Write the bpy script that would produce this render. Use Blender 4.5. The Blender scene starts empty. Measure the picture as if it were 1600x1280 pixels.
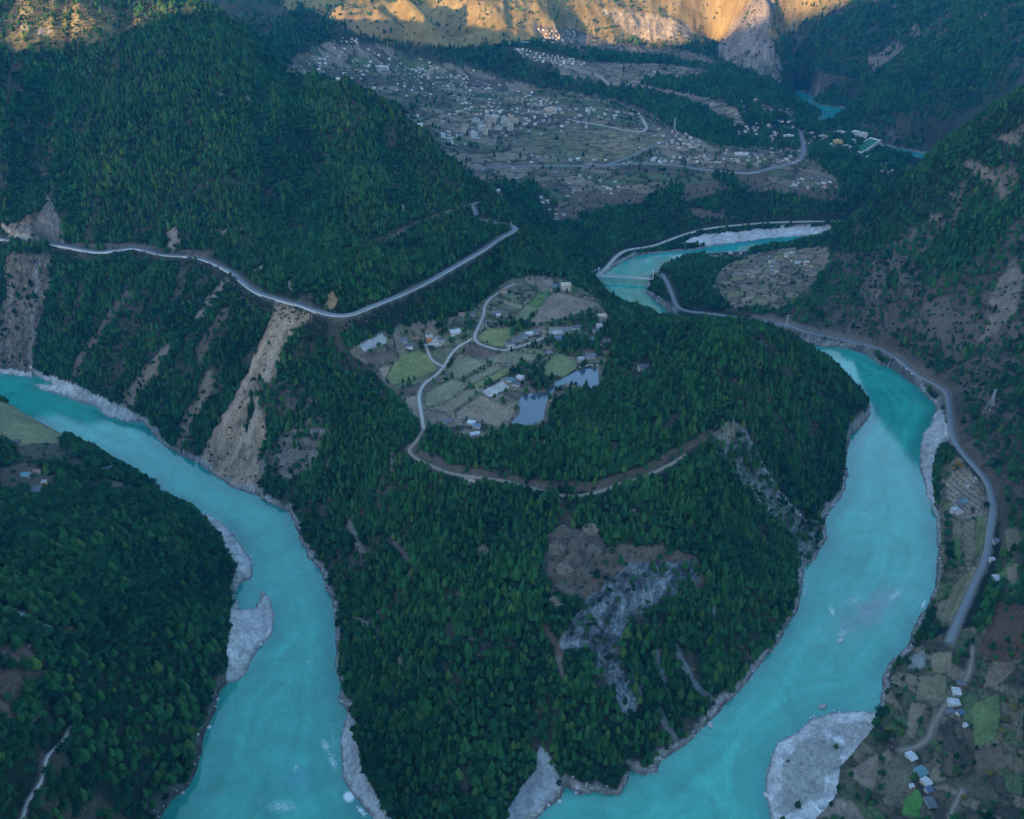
import bpy, bmesh, math, random
import numpy as np
from mathutils import Vector
R = math.radians
rng = np.random.default_rng(7)
random.seed(7)
scene = bpy.context.scene
COL = scene.collection

# ------------------------------------------------------------------ camera geometry
H, PITCH, F, CX, CY = 600.0, R(32.0), 1280.0, 800.0, 640.0
CP, SP = math.cos(PITCH), math.sin(PITCH)

def ray(px, py):
    dx = (np.asarray(px, float) - CX) / F
    dy = (CY - np.asarray(py, float)) / F
    return dx, CP + dy * SP, -SP + dy * CP          # world direction X, Y, Z

def at_z(px, py, z):                                  # point of the view ray at height z
    x, y, w = ray(px, py)
    t = (z - H) / w
    return x * t, y * t

def at_y(px, py, Y):                                  # point of the view ray at forward distance Y
    x, y, w = ray(px, py)
    t = Y / y
    return x * t, H + w * t

def to_px(X, Y, Z):
    d = np.maximum(Y * CP - (Z - H) * SP, 1.0)
    return CX + F * X / d, CY - F * (Y * SP + (Z - H) * CP) / d

def x_of(px, Y, z):
    return (px - CX) / F * (Y * CP + (H - z) * SP)

# ------------------------------------------------------------------ noise
def _hash(ix, iy, k):
    n = (ix.astype(np.int64) * 374761393 + iy.astype(np.int64) * 668265263 + k * 144269504) & 0xFFFFFFFF
    n = ((n ^ (n >> 13)) * 1274126177) & 0xFFFFFFFF
    return ((n ^ (n >> 16)) & 0xFFFF).astype(np.float32) / 65535.0

def vnoise(x, y, k=0):
    x0, y0 = np.floor(x), np.floor(y)
    fx, fy = (x - x0).astype(np.float32), (y - y0).astype(np.float32)
    fx, fy = fx * fx * fx * (fx * (fx * 6 - 15) + 10), fy * fy * fy * (fy * (fy * 6 - 15) + 10)
    ix, iy = x0.astype(np.int64), y0.astype(np.int64)
    a, b = _hash(ix, iy, k), _hash(ix + 1, iy, k)
    c, d = _hash(ix, iy + 1, k), _hash(ix + 1, iy + 1, k)
    return ((a * (1 - fx) + b * fx) * (1 - fy) + (c * (1 - fx) + d * fx) * fy) * 2 - 1

def fbm(x, y, scale, oct=4, k=0, gain=0.5):
    out, amp, tot = 0, 1.0, 0.0
    for o in range(oct):
        f = 2.03 ** o / scale
        c, s = math.cos(o * 1.1), math.sin(o * 1.1)
        out = out + amp * vnoise((x * c - y * s) * f + 17.3 * o, (x * s + y * c) * f - 9.1 * o, k + o)
        tot += amp
        amp *= gain
    return out / tot

def ridged(x, y, scale, oct=3, k=0):
    out, amp, tot = 0, 1.0, 0.0
    for o in range(oct):
        f = 2.03 ** o / scale
        out = out + amp * (1 - 2 * np.abs(vnoise(x * f + 31 * o, y * f + 7 * o, k + o)))
        tot += amp
        amp *= 0.5
    return out / tot

def sstep(a, b, x):
    t = np.clip((x - a) / (b - a), 0, 1)
    return t * t * (3 - 2 * t)

def voronoi(x, y, k=0, jit=0.8):
    """nearest cell hash, edge distance (second minus first)"""
    ix, iy = np.floor(x), np.floor(y)
    f1 = np.full(x.shape, 9.0, np.float32)
    f2 = f1.copy()
    hid = np.zeros(x.shape, np.float32)
    for i in (-1, 0, 1):
        for j in (-1, 0, 1):
            cx, cy = ix + i, iy + j
            qx = cx + 0.5 + jit * (_hash(cx, cy, k) - 0.5)
            qy = cy + 0.5 + jit * (_hash(cx, cy, k + 1) - 0.5)
            d = np.sqrt((x - qx) ** 2 + (y - qy) ** 2)
            near = d < f1
            f2 = np.where(near, f1, np.minimum(f2, d))
            hid = np.where(near, _hash(cx, cy, k + 2), hid)
            f1 = np.where(near, d, f1)
    return hid, f2 - f1

def in_poly(x, y, poly):
    p = np.asarray(poly, float)
    inside = np.zeros(x.shape, bool)
    b = (x >= p[:, 0].min()) & (x <= p[:, 0].max()) & (y >= p[:, 1].min()) & (y <= p[:, 1].max())
    if not b.any():
        return inside
    xx, yy = x[b], y[b]
    r = np.zeros(xx.shape, bool)
    q = np.roll(p, 1, axis=0)
    for (x1, y1), (x2, y2) in zip(p, q):
        if y1 == y2:
            continue
        c = (y1 > yy) != (y2 > yy)
        r ^= c & (xx < (x2 - x1) * (yy - y1) / (y2 - y1) + x1)
    inside[b] = r
    return inside

def seg_dist(x, y, pts, closed=False):
    """distance to a polyline and the position along it (index + fraction)"""
    p = np.asarray(pts, float)
    d2 = np.full(x.shape, 1e12)
    pos = np.zeros(x.shape)
    n = len(p) if closed else len(p) - 1
    for i in range(n):
        a, b = p[i], p[(i + 1) % len(p)]
        vx, vy = b[0] - a[0], b[1] - a[1]
        L = vx * vx + vy * vy + 1e-9
        t = np.clip(((x - a[0]) * vx + (y - a[1]) * vy) / L, 0, 1)
        e = (x - a[0] - t * vx) ** 2 + (y - a[1] - t * vy) ** 2
        m = e < d2
        d2 = np.where(m, e, d2)
        pos = np.where(m, i + t, pos)
    return np.sqrt(d2), pos

# ------------------------------------------------------------------ the river, traced as its real banks at water level
BANK_E = [(-420, 505), (-200, 545), (0, 584), (51, 590), (53, 585), (68, 593), (84, 603), (70, 600), (51, 601), (62, 608), (93, 618), (125, 627), (152, 636), (169, 651), (197, 659),
          (222, 660), (233, 670), (250, 688), (267, 704), (295, 718), (309, 724), (335, 743), (366, 763), (400, 772), (420, 786), (453, 800), (459, 814), (470, 845),
          (482, 873), (498, 887), (507, 913), (521, 945), (524, 1010), (524, 1041), (532, 1069), (531, 1089), (543, 1114), (535, 1139), (532, 1159), (535, 1187),
          (535, 1215), (552, 1243), (569, 1263), (583, 1280), (620, 1325), (690, 1400), (740, 1430)]
TIP_E = [(775, 1400), (790, 1350), (810, 1310), (837, 1280), (856, 1263), (876, 1249), (882, 1228), (907, 1242), (930, 1237), (949, 1242), (969, 1242), (980, 1224), (984, 1203), (1005, 1211),
         (1028, 1207), (1033, 1187), (1070, 1165), (1087, 1148), (1132, 1103), (1152, 1083), (1178, 1052), (1198, 1027), (1220, 996), (1246, 957), (1254, 907),
         (1257, 887), (1276, 870), (1293, 839), (1288, 814), (1296, 800), (1316, 777), (1325, 741), (1321, 724), (1329, 682), (1346, 667), (1357, 652), (1360, 636),
         (1351, 618), (1336, 604), (1312, 593), (1285, 583), (1235, 578), (1150, 566), (1050, 548), (975, 512), (952, 480), (950, 455), (940, 444), (934, 436), (933, 430), (947, 424), (969, 412), (989, 401), (1020, 396),
         (1050, 393), (1090, 390), (1116, 384), (1150, 380), (1206, 372), (1290, 367), (1400, 358), (1500, 350)]
RIGHT_W = [(1500, 362), (1400, 366), (1340, 369), (1290, 373), (1262, 379), (1222, 382), (1200, 384), (1160, 393), (1130, 394), (1087, 398), (1045, 410), (1023, 428), (1014, 438), (1009, 457),
           (1028, 472), (1060, 505), (1120, 523), (1190, 527), (1246, 539), (1302, 542), (1338, 547), (1358, 556), (1375, 570), (1397, 576), (1420, 592), (1434, 604),
           (1457, 627), (1462, 636), (1457, 657), (1445, 673), (1440, 693), (1435, 727), (1445, 761), (1454, 786), (1464, 811), (1465, 859), (1464, 887), (1459, 922),
           (1448, 951), (1431, 971), (1417, 1007), (1395, 1032), (1378, 1058), (1378, 1089), (1367, 1114), (1330, 1112), (1299, 1114), (1271, 1122), (1243, 1145),
           (1215, 1162), (1206, 1181), (1196, 1215), (1198, 1252), (1206, 1280), (1225, 1340), (1210, 1430), (1100, 1560)]
LEFT_W = [(800, 1620), (420, 1560), (250, 1420), (250, 1280), (268, 1252), (296, 1228), (308, 1200), (318, 1152), (338, 1104), (344, 1080), (358, 1068), (372, 1062), (381, 1054), (402, 1018),
          (425, 993), (429, 962), (423, 934), (410, 924), (398, 950), (378, 958), (366, 930), (378, 908), (391, 905), (395, 894), (394, 881), (374, 847), (352, 822), (332, 808), (310, 800), (284, 790), (262, 775),
          (240, 752), (205, 734), (160, 712), (120, 694), (84, 676), (50, 655), (15, 638), (-30, 626), (-200, 590), (-420, 545)]
river_px = BANK_E + TIP_E + RIGHT_W + LEFT_W
river = np.array([at_z(a, b, 0.0) for a, b in river_px])
FAR_POOL = [(1243, 141), (1262, 146), (1275, 153), (1270, 160), (1285, 165), (1322, 169), (1312, 179), (1300, 186), (1293, 197), (1275, 198), (1264, 194), (1276, 189), (1286, 182), (1280, 172), (1262, 166), (1250, 160), (1244, 152)]
FAR_STRIP = [(1372, 226), (1400, 231), (1440, 239), (1480, 248), (1560, 262), (1560, 270), (1460, 252), (1400, 238), (1374, 231)]
pool = np.array([at_z(a, b, 0.0) for a, b in FAR_POOL])
strip = np.array([at_z(a, b, 0.0) for a, b in FAR_STRIP])
POND = [(828, 613), (836, 614), (852, 613), (866, 597), (884, 588), (904, 577), (920, 574), (934, 574), (936, 590), (938, 603), (925, 607), (908, 605), (885, 601), (872, 606),
        (858, 620), (852, 640), (850, 655), (838, 663), (815, 668), (792, 667), (802, 655), (812, 645), (810, 630), (812, 620)]
POND_Z = 96.0
pond = np.array([at_z(a, b, POND_Z) for a, b in POND])

# ------------------------------------------------------------------ control points of the relief (pixel + height or pixel + distance)
ctrl = []
def cz(px, py, z): ctrl.append((*at_z(px, py, z), z))
def cy(px, py, Y):
    x, z = at_y(px, py, Y); ctrl.append((x, Y, z))
def cw(px, Y, z): ctrl.append((x_of(px, Y, z), Y, z))

ROAD_MAIN = [(-300, 352, 138), (-120, 362, 139), (0, 373, 140), (34, 378, 141), (86, 382, 142), (148, 393, 144), (180, 391, 145), (213, 388, 147), (254, 398, 149), (299, 401, 151), (330, 409, 152), (364, 426, 154), (378, 438, 155),
             (405, 457, 157), (450, 471, 160), (470, 476, 161), (498, 486, 162), (521, 492, 162), (549, 491, 162), (580, 479, 161), (625, 461, 159), (667, 441, 157), (709, 417, 155),
             (752, 392, 153), (780, 373, 151), (797, 364, 150), (805, 358, 150), (801, 354, 150), (791, 351, 150), (770, 348, 151), (740, 340, 152)]
for a, b, z in ROAD_MAIN: cz(a, b, z)
# left mountain
for a, b, Y in [(200, 200, 1400), (100, 50, 1610), (0, 200, 1390), (0, 60, 1590), (300, 300, 1275), (100, 300, 1275), (350, 180, 1450), (300, 60, 1640), (400, 330, 1215), (500, 250, 1345), (450, 400, 1080),
                (550, 400, 1080), (600, 330, 1235), (660, 390, 1160), (600, 165, 1520), (560, 148, 1555), (500, 125, 1600), (430, 106, 1650), (370, 45, 1740), (260, 2, 1790), (650, 205, 1470), (700, 262, 1400), (745, 300, 1350),
                (770, 325, 1315), (690, 320, 1290), (620, 250, 1400), (180, 0, 1760), (60, 0, 1720), (520, 450, 965), (480, 440, 985), (110, 150, 1500), (85, 330, 1245), (30, 330, 1225)]:
    cy(a, b, Y)
for px, Y, z in [(-300, 1330, 250), (-300, 1700, 380), (-600, 1400, 290), (0, 2000, 440), (250, 2000, 410), (150, 2300, 330), (-300, 2200, 400), (450, 1950, 250), (560, 1850, 190), (680, 1680, 110), (760, 1560, 70), (800, 1500, 60),
                 (620, 1950, 150), (400, 2200, 250), (300, 2500, 300), (-600, 2600, 420)]:
    cw(px, Y, z)
# peninsula plateau, its forest hill and its nose
for a, b, z in [(700, 600, 100), (600, 570, 100), (640, 640, 96), (700, 650, 98), (770, 640, 98), (560, 548, 104), (650, 530, 104), (740, 520, 108), (780, 560, 101), (850, 560, 99), (800, 500, 108), (760, 470, 114), (850, 470, 110), (880, 446, 112),
                (930, 475, 109), (900, 520, 104), (940, 540, 104), (870, 590, 98), (940, 590, 100), (950, 620, 103), (760, 680, 100), (700, 690, 101), (860, 690, 104), (900, 690, 112), (950, 660, 116), (1000, 640, 121), (1000, 560, 112), (1060, 520, 136),
                (1100, 545, 154), (1150, 515, 160), (1190, 520, 158), (1100, 600, 142), (1200, 590, 134), (1260, 580, 112), (1316, 606, 66), (1342, 640, 34), (1345, 622, 30), (1150, 660, 116), (1120, 690, 110), (1250, 680, 60), (1290, 720, 26), (1210, 780, 45), (1230, 860, 18),
                (1000, 480, 96), (960, 490, 92), (945, 500, 100), (1040, 500, 110), (980, 520, 106), (1010, 590, 104),
                (640, 705, 98), (656, 718, 98), (700, 738, 100), (740, 745, 101), (800, 752, 100), (856, 769, 98), (890, 775, 98), (921, 772, 99), (983, 752, 103), (1039, 730, 107), (1076, 707, 109),
                (800, 900, 74), (700, 900, 66), (600, 800, 66), (560, 900, 32), (640, 1000, 42), (700, 1100, 38), (780, 1000, 56), (860, 950, 66), (960, 900, 70), (1060, 850, 70), (1150, 850, 54), (1000, 1000, 46), (1100, 980, 36), (1050, 1090, 22), (930, 1080, 44), (930, 1180, 20), (840, 1130, 22), (840, 1220, 5), (760, 1180, 26), (680, 1250, 22), (620, 1180, 20), (590, 1080, 24), (1180, 960, 18),
                (560, 620, 88), (500, 560, 108), (560, 510, 140), (620, 490, 134), (700, 460, 128), (760, 420, 128), (480, 650, 68), (440, 560, 105), (420, 680, 40), (500, 760, 40), (820, 400, 128), (850, 425, 114), (900, 425, 84), (915, 440, 60), (870, 400, 92), (600, 720, 78), (550, 700, 76), (700, 800, 84)]:
    cz(a, b, z)
# flank between the mountain road and the river
for a, b, z in [(0, 480, 70), (100, 480, 84), (200, 500, 88), (300, 550, 78), (380, 560, 90), (250, 600, 48), (150, 560, 50), (350, 650, 48), (60, 540, 34), (400, 620, 66)]:
    cz(a, b, z)
# left foreground hill
for a, b, z in [(50, 655, 95), (0, 628, 88), (100, 695, 92), (200, 760, 82), (130, 712, 84), (50, 760, 110), (300, 850, 50), (250, 800, 62), (100, 900, 115), (200, 1000, 92), (100, 1100, 118), (300, 1000, 48), (330, 930, 30), (330, 1060, 18), (290, 1150, 22), (230, 1150, 50), (230, 1250, 28), (50, 1250, 128), (130, 1250, 90),
                (-300, 700, 120), (-200, 1000, 150), (0, 1500, 130), (150, 1420, 70), (-500, 1200, 190), (-500, 640, 110)]:
    cz(a, b, z)
# right bank and the right mountain
for a, b, z in [(1060, 440, 12), (1055, 485, 14), (1130, 450, 16), (1200, 410, 20), (1250, 440, 26), (1190, 500, 20), (1230, 508, 21), (1280, 480, 30), (1307, 529, 22), (1403, 561, 22), (1482, 630, 22), (1504, 707, 22), (1549, 777, 22), (1541, 870, 22), (1495, 980, 22), (1500, 800, 14), (1480, 900, 10),
                (1500, 1090, 18), (1440, 1080, 12), (1420, 1200, 12), (1340, 1200, 5), (1290, 1180, 4), (1300, 1280, 5), (1450, 1280, 16), (1540, 1000, 26), (1560, 1150, 30), (1600, 1250, 40), (1620, 1000, 44), (1620, 850, 46), (1600, 720, 50), (1520, 1400, 30), (1350, 1400, 10), (1300, 400, 40)]:
    cz(a, b, z)
for a, b, Y in [(1600, 170, 1310), (1550, 190, 1340), (1500, 216, 1370), (1450, 250, 1400), (1400, 292, 1430), (1360, 325, 1450), (1330, 345, 1465), (1600, 350, 1180), (1500, 350, 1240), (1420, 400, 1250), (1500, 450, 1120), (1600, 500, 1020), (1400, 480, 1155), (1550, 600, 930), (1320, 440, 1330), (1620, 620, 880)]:
    cy(a, b, Y)
for px, Y, z in [(1900, 700, 180), (2100, 1000, 330), (1900, 400, 140), (1900, 1100, 330), (1750, 1350, 420), (1550, 1750, 180), (1450, 1800, 60), (1700, 1700, 360), (1350, 1750, 20), (1500, 1950, 60), (2100, 1500, 520), (1900, 250, 130)]:
    cw(px, Y, z)
# valley, ravine and terraces beyond
for a, b, z in [(850, 330, 50), (870, 370, 26), (940, 408, 7), (983, 390, 9), (1059, 371, 9), (1200, 348, 9), (1320, 345, 10), (1190, 362, 3), (1000, 335, 36), (1000, 295, 72), (1150, 300, 60), (1150, 272, 84), (1250, 250, 82), (1270, 285, 66), (1300, 320, 40), (1340, 270, 46), (1390, 262, 24), (1340, 225, 30), (1270, 212, 44),
                (850, 262, 88), (780, 290, 84), (740, 262, 92), (850, 300, 70), (800, 330, 60), (900, 200, 118), (820, 210, 118), (700, 150, 148), (760, 180, 132), (640, 140, 162), (600, 110, 186), (540, 100, 198), (500, 70, 226), (470, 100, 214), (1000, 230, 94), (950, 215, 108), (1080, 212, 84), (1040, 195, 96), (1000, 180, 110), (950, 160, 122), (850, 145, 136), (700, 105, 170), (640, 90, 190), (950, 260, 82), (1050, 255, 82)]:
    cz(a, b, z)
for px, Y, z in [(640, 2560, 150), (760, 2500, 110), (850, 2500, 86), (900, 2500, 76), (980, 2430, 62), (1050, 2330, 50), (1120, 2260, 40)]:
    cw(px, Y, z)                                     # floor of the ravine
for a, b, Y in [(820, 88, 2680), (870, 112, 2620), (900, 128, 2590), (980, 138, 2540), (1050, 152, 2500), (1130, 190, 2340), (1150, 150, 2640), (950, 108, 2760), (1050, 118, 2760), (1000, 95, 2890), (1100, 95, 2980), (900, 90, 2800), (850, 60, 2900), (750, 80, 2700),
                (1200, 160, 2650), (1180, 200, 2350), (1220, 190, 2420), (1240, 165, 2640), (1000, 66, 3180), (1100, 66, 3200), (900, 62, 3040), (800, 66, 2800), (720, 68, 2740),
                # foot and face of the far mountains
                (800, 2, 2960), (900, 2, 3180), (1000, 2, 3330), (1080, 2, 3420), (760, 30, 2860), (850, 30, 2970), (960, 30, 3200),
                (460, 40, 2560), (400, 5, 2700), (520, 20, 2660), (560, 45, 2640), (600, 5, 2790), (620, 35, 2720), (662, 62, 2680), (630, 2, 2745), (646, 30, 2705), (612, 30, 2690), (570, 70, 2610), (690, 22, 3040), (676, 4, 3120), (706, 45, 2930), (722, 60, 2800), (700, 62, 2790), (1128, 60, 3400), (1122, 80, 3280),
                (1140, 60, 3330), (1150, 95, 3120), (1200, 118, 2950), (1165, 40, 3180), (1190, 2, 3200), (1215, 60, 3080), (1130, 20, 3430),
                (1260, 128, 3120), (1300, 60, 3130), (1320, 2, 3290), (1400, 100, 2700), (1350, 150, 2760), (1330, 180, 2580), (1400, 200, 2380), (1460, 215, 2290), (1500, 50, 2590), (1450, 80, 2640), (1380, 130, 2640), (1560, 2, 2640), (1560, 150, 2230), (1600, 50, 2400), (1510, 190, 2250), (1480, 130, 2380), (1420, 30, 2960)]:
    cy(a, b, Y)
for px, Y, z in [(a_, b_, c_ if b_ < 3600 else 400 + (c_ - 400) * 1.8) for a_, b_, c_ in [(650, 2950, 205), (662, 2860, 195), (640, 3200, 330), (600, 3300, 560), (780, 3300, 520), (900, 3700, 640), (1000, 3900, 700), (1150, 3800, 520), (1190, 3400, 480), (1300, 3700, 560), (500, 3200, 560), (400, 3200, 600), (1450, 3300, 520), (1600, 2900, 560), (1750, 2600, 520), (1750, 2100, 260), (1800, 3300, 800),
                 (200, 3600, 900), (500, 4200, 1050), (800, 4300, 1080), (1100, 4500, 1050), (1400, 4200, 1000), (1700, 4000, 1050), (-100, 3000, 800), (1500, 5200, 1300), (800, 5300, 1300), (100, 5200, 1300)]]:
    cw(px, Y, z)
for px, Y, z in [(800, -300, 20), (0, -300, 120), (1600, -300, 120), (800, 100, -2)]:
    ctrl.append(((px - 800) * 0.9, Y, z))
bank = river[::2]
pts = np.array(ctrl + [(x, y, 1.2) for x, y in bank] + [(x, y, 1.0) for x, y in pool[::3]] + [(x, y, 1.0) for x, y in strip[::2]])

def rbf_fit(p, c=38.0, reg=2.0):
    n = len(p)
    r = np.sqrt((p[:, None, 0] - p[None, :, 0]) ** 2 + (p[:, None, 1] - p[None, :, 1]) ** 2 + c * c)
    A = np.zeros((n + 3, n + 3))
    A[:n, :n] = -r + np.eye(n) * reg
    A[:n, n:] = np.stack([np.ones(n), p[:, 0] / 1000, p[:, 1] / 1000], 1)
    A[n:, :n] = A[:n, n:].T
    b = np.zeros(n + 3); b[:n] = p[:, 2]
    return np.linalg.solve(A, b), c

W, CC = rbf_fit(pts)
def rbf(x, y):
    out = np.empty(x.shape, np.float32).ravel()
    xf, yf = x.ravel().astype(np.float32), y.ravel().astype(np.float32)
    px_, py_ = pts[:, 0].astype(np.float32), pts[:, 1].astype(np.float32)
    w = W[:-3].astype(np.float32)
    for i in range(0, len(xf), 20000):
        a, b = xf[i:i + 20000, None], yf[i:i + 20000, None]
        r = np.sqrt((a - px_) ** 2 + (b - py_) ** 2 + np.float32(CC * CC))
        out[i:i + 20000] = -(r @ w)
    out = out + W[-3] + W[-2] * xf / 1000 + W[-1] * yf / 1000
    return out.reshape(x.shape)

# ------------------------------------------------------------------ the grid of the relief: finer near the camera
QUICK = globals().get('QUICK', 1.0)
ys = [-500.0]
while ys[-1] < 5200:
    y = ys[-1]
    if y < 150: ys.append(y + 25)
    elif y < 3500: ys.append(y + (0.9 + 0.0021 * y) * QUICK)
    else: ys.append(y + 60)
GY = np.array(ys)
us = list(np.linspace(-1.15, -0.69, 40)[:-1]) + list(np.arange(-0.69, 0.69, 0.00118 * QUICK)) + list(np.linspace(0.69, 1.15, 40))
GU = np.array(us)
def depth_k(Y): return np.maximum(Y, -100) * CP + 500 * SP
YY = np.repeat(GY[:, None], len(GU), 1)
XX = GU[None, :] * depth_k(YY)
Z = rbf(XX, YY)

# signed distance to the water
def river_sd(x, y):
    d, _ = seg_dist(x, y, river, True)
    s = np.where(in_poly(x, y, river), -d, d)
    for q in (pool, strip):
        d, _ = seg_dist(x, y, q, True)
        s = np.minimum(s, np.where(in_poly(x, y, q), -d, d))
    return s
low = Z < 70
SD = np.full(Z.shape, 300.0)
SD[low] = river_sd(XX[low], YY[low])
wob = 2.2 * fbm(XX, YY, 14, 3, 5) * np.where(YY > 1900, .25, 1)
SDW = SD + wob * np.clip(YY / 700, .5, 1.5)

# erosion and roughness
nat = sstep(4, 60, SD)
q1 = XX * 0.816 - YY * 0.578
q2 = XX * 0.578 + YY * 0.816
flat = np.zeros(Z.shape, np.float32)                  # 1 where people levelled the ground
PXX, PYY = to_px(XX, YY, Z)
PLATEAU = [(540, 548), (600, 515), (690, 500), (745, 478), (790, 440), (830, 428), (885, 436), (940, 470), (955, 505), (955, 545), (945, 580), (940, 610), (862, 628), (852, 670), (790, 674), (740, 692), (690, 672), (660, 668), (635, 640), (600, 604), (580, 572)]
TERR = [(440, 108), (520, 60), (640, 90), (700, 100), (850, 140), (950, 155), (1010, 175), (1060, 205), (1120, 225), (1250, 235), (1310, 270), (1310, 300), (1180, 300), (1040, 290), (960, 310), (880, 345), (780, 320), (740, 270), (690, 240), (560, 150)]
TERR2 = [(800, 90), (850, 95), (880, 120), (930, 133), (1000, 138), (1050, 152), (1100, 170), (1140, 195), (1160, 190), (1120, 165), (1060, 150), (1020, 140), (1110, 125), (1105, 112), (1030, 102), (930, 100), (850, 88)]
RB = [(1470, 740), (1510, 720), (1545, 770), (1552, 820), (1545, 870), (1500, 985), (1460, 985), (1470, 900)]
RB2 = [(1395, 1050), (1440, 1000), (1600, 960), (1600, 1290), (1320, 1290), (1310, 1200), (1380, 1120)]
RV = [(1110, 450), (1130, 415), (1200, 392), (1290, 395), (1290, 440), (1220, 480), (1160, 480)]
LB = [(-10, 628), (60, 655), (110, 685), (60, 712), (-10, 715)]
for poly, y0, y1 in ((PLATEAU, 600, 1250), (TERR, 1550, 3200), (TERR2, 2200, 3200), (RB, 400, 1000), (RB2, 200, 800), (RV, 1200, 1600), (LB, 600, 1000)):
    m = in_poly(PXX, PYY, poly) & (YY > y0) & (YY < y1)
    flat[m] = 1
def blur(a, n):
    for _ in range(n):
        a = a.copy()
        a[1:-1, 1:-1] = (a[1:-1, 1:-1] * 2 + a[:-2, 1:-1] + a[2:, 1:-1] + a[1:-1, :-2] + a[1:-1, 2:]) / 6
    return a
flat = blur(flat, 6)
wild = nat * (1 - flat)
gully = ridged(q1, q2 * 0.22, 46, 3, 11)
far_k = np.clip(YY / 1300, 0.55, 2.2)
slope_zone = ((YY > 700) & (YY < 1450) & (XX < -120) & (Z < 165)).astype(np.float32)
gz = blur(slope_zone, 10)
Zn = 7.0 * gully * gz
Zn = Zn + (1 - gz) * (9.0 * fbm(XX, YY, 120, 4, 3) + 7.0 * ridged(XX, YY * 0.45, 95, 3, 21) * np.clip((Z - 60) / 120, 0, 1)) * far_k * 0.8
mt = sstep(2500, 2800, YY) * sstep(190, 300, Z) * (1 - .75 * np.exp(-((XX + 260) / 170) ** 2 - ((YY - 2850) / 260) ** 2))
Zn = Zn + mt * 26 * ridged(XX * 1.0, YY * 0.5, 210, 4, 41)
rm = sstep(2150, 2400, YY) * sstep(500, 900, XX)
Zn = Zn + rm * 22 * ridged(XX + 0.5 * YY, YY * 0.35, 190, 4, 47)
lm = sstep(160, 260, Z) * (YY < 2200) * (XX < -60)
Zn = Zn + lm * 27 * (ridged(XX + 0.25 * YY, YY * 0.22, 150, 3, 51) - .2) + lm * 5 * ridged(XX + .2 * YY, YY * .2, 40, 2, 57)
Z = Z + wild * Zn + 0.8 * fbm(XX, YY, 9, 3, 61) * wild
Z = Z + flat * 0.5 * fbm(XX, YY, 40, 2, 63)
# bare rock: ledges, ribs and runnels
CLIFFS = [([(985, 884), (1085, 872), (1090, 905), (1062, 925), (1008, 955), (978, 990), (968, 1030), (1002, 1062), (1004, 1110), (985, 1118), (958, 1080), (940, 1042), (918, 1012), (878, 1012), (880, 985), (910, 940), (945, 915), (970, 895)], 300, 900, 3.2),
          ([(1140, 652), (1165, 668), (1200, 728), (1232, 775), (1255, 815), (1292, 806), (1290, 870), (1258, 890), (1238, 842), (1200, 795), (1155, 745), (1108, 690)], 300, 1100, 3.0),
          ([(432, 476), (488, 490), (464, 512), (442, 545), (428, 600), (416, 650), (412, 700), (412, 750), (380, 768), (320, 745), (300, 728), (328, 685), (356, 640), (390, 590), (408, 540)], 700, 1300, 2.2),
          ([(8, 394), (78, 394), (72, 450), (58, 520), (48, 584), (-20, 582), (-20, 520), (12, 470)], 800, 1500, 2.6), ([(445, 660), (500, 655), (530, 668), (505, 700), (496, 730), (458, 748), (415, 745), (408, 722), (430, 690)], 600, 1200, 2.2),
          ([(1195, -20), (1165, 10), (1140, 40), (1122, 70), (1130, 100), (1180, 112), (1222, 128), (1215, 90), (1200, 50), (1212, 10)], 2700, 4000, 12.0), ([(940, 14), (1000, 20), (1050, 30), (1085, 48), (1075, 60), (1010, 64), (985, 52), (955, 32)], 2700, 4000, 10.0),
          ([(1340, 400), (1420, 400), (1450, 500), (1420, 550), (1340, 520)], 700, 1500, 3.0), ([(50, 345), (75, 308), (95, 345), (100, 378), (40, 374), (5, 365), (15, 350)], 900, 1600, 3.0)]
for poly, y0, y1, amp in CLIFFS:
    m = (in_poly(PXX, PYY, poly) & (YY > y0) & (YY < y1)).astype(np.float32)
    m = blur(m, 5) * nat
    k_ = amp / 3.0
    Z = Z + m * (amp * ridged(q1, q2 * .22, 13 * k_, 3, 81) + .6 * amp * ridged(XX * .6, YY * 1.6, 10 * k_, 3, 85))
# carve the water
lowz = SD < 290
Zb = np.maximum(Z, 0.9)
blend = sstep(0, np.where(YY > 1900, 90.0, 26.0), SDW)
Zb = np.minimum(Zb, 0.35 + np.maximum(SDW, 0) * np.where(YY > 1900, .3, 1.6) + 0.25 * fbm(XX, YY, 5, 2, 71)) * (1 - blend) + Zb * blend
Z = np.where(SDW > 0, Zb, np.maximum(-4.0, SDW * 0.35 - 0.25))
# the pond
pd_, _ = seg_dist(XX, YY, pond, True)
pin = in_poly(XX, YY, pond)
pnear = sstep(22, 4, pd_)
Z = np.where(pin, POND_Z - 0.4 - np.minimum(pd_, 12) * 0.12, np.where(pd_ < 22, Z * (1 - pnear) + np.clip(Z, POND_Z + 0.5, POND_Z + 2.2) * pnear, Z))

def gidx(x, y):
    y = np.clip(y, GY[0], GY[-1] - 1e-3)
    j = np.clip(np.searchsorted(GY, y) - 1, 0, len(GY) - 2)
    fy = (y - GY[j]) / (GY[j + 1] - GY[j])
    u = np.clip(x / depth_k(y), GU[0], GU[-1] - 1e-6)
    i = np.clip(np.searchsorted(GU, u) - 1, 0, len(GU) - 2)
    fx = (u - GU[i]) / (GU[i + 1] - GU[i])
    return j, i, fy, fx
def sample(A, x, y):
    x, y = np.asarray(x, float), np.asarray(y, float)
    j, i, fy, fx = gidx(x, y)
    return (A[j, i] * (1 - fx) + A[j, i + 1] * fx) * (1 - fy) + (A[j + 1, i] * (1 - fx) + A[j + 1, i + 1] * fx) * fy
def ground(x, y): return sample(Z, x, y)
_march = np.concatenate([np.arange(150, 1700, 3.0), np.arange(1700, 4200, 6.0)])
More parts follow.
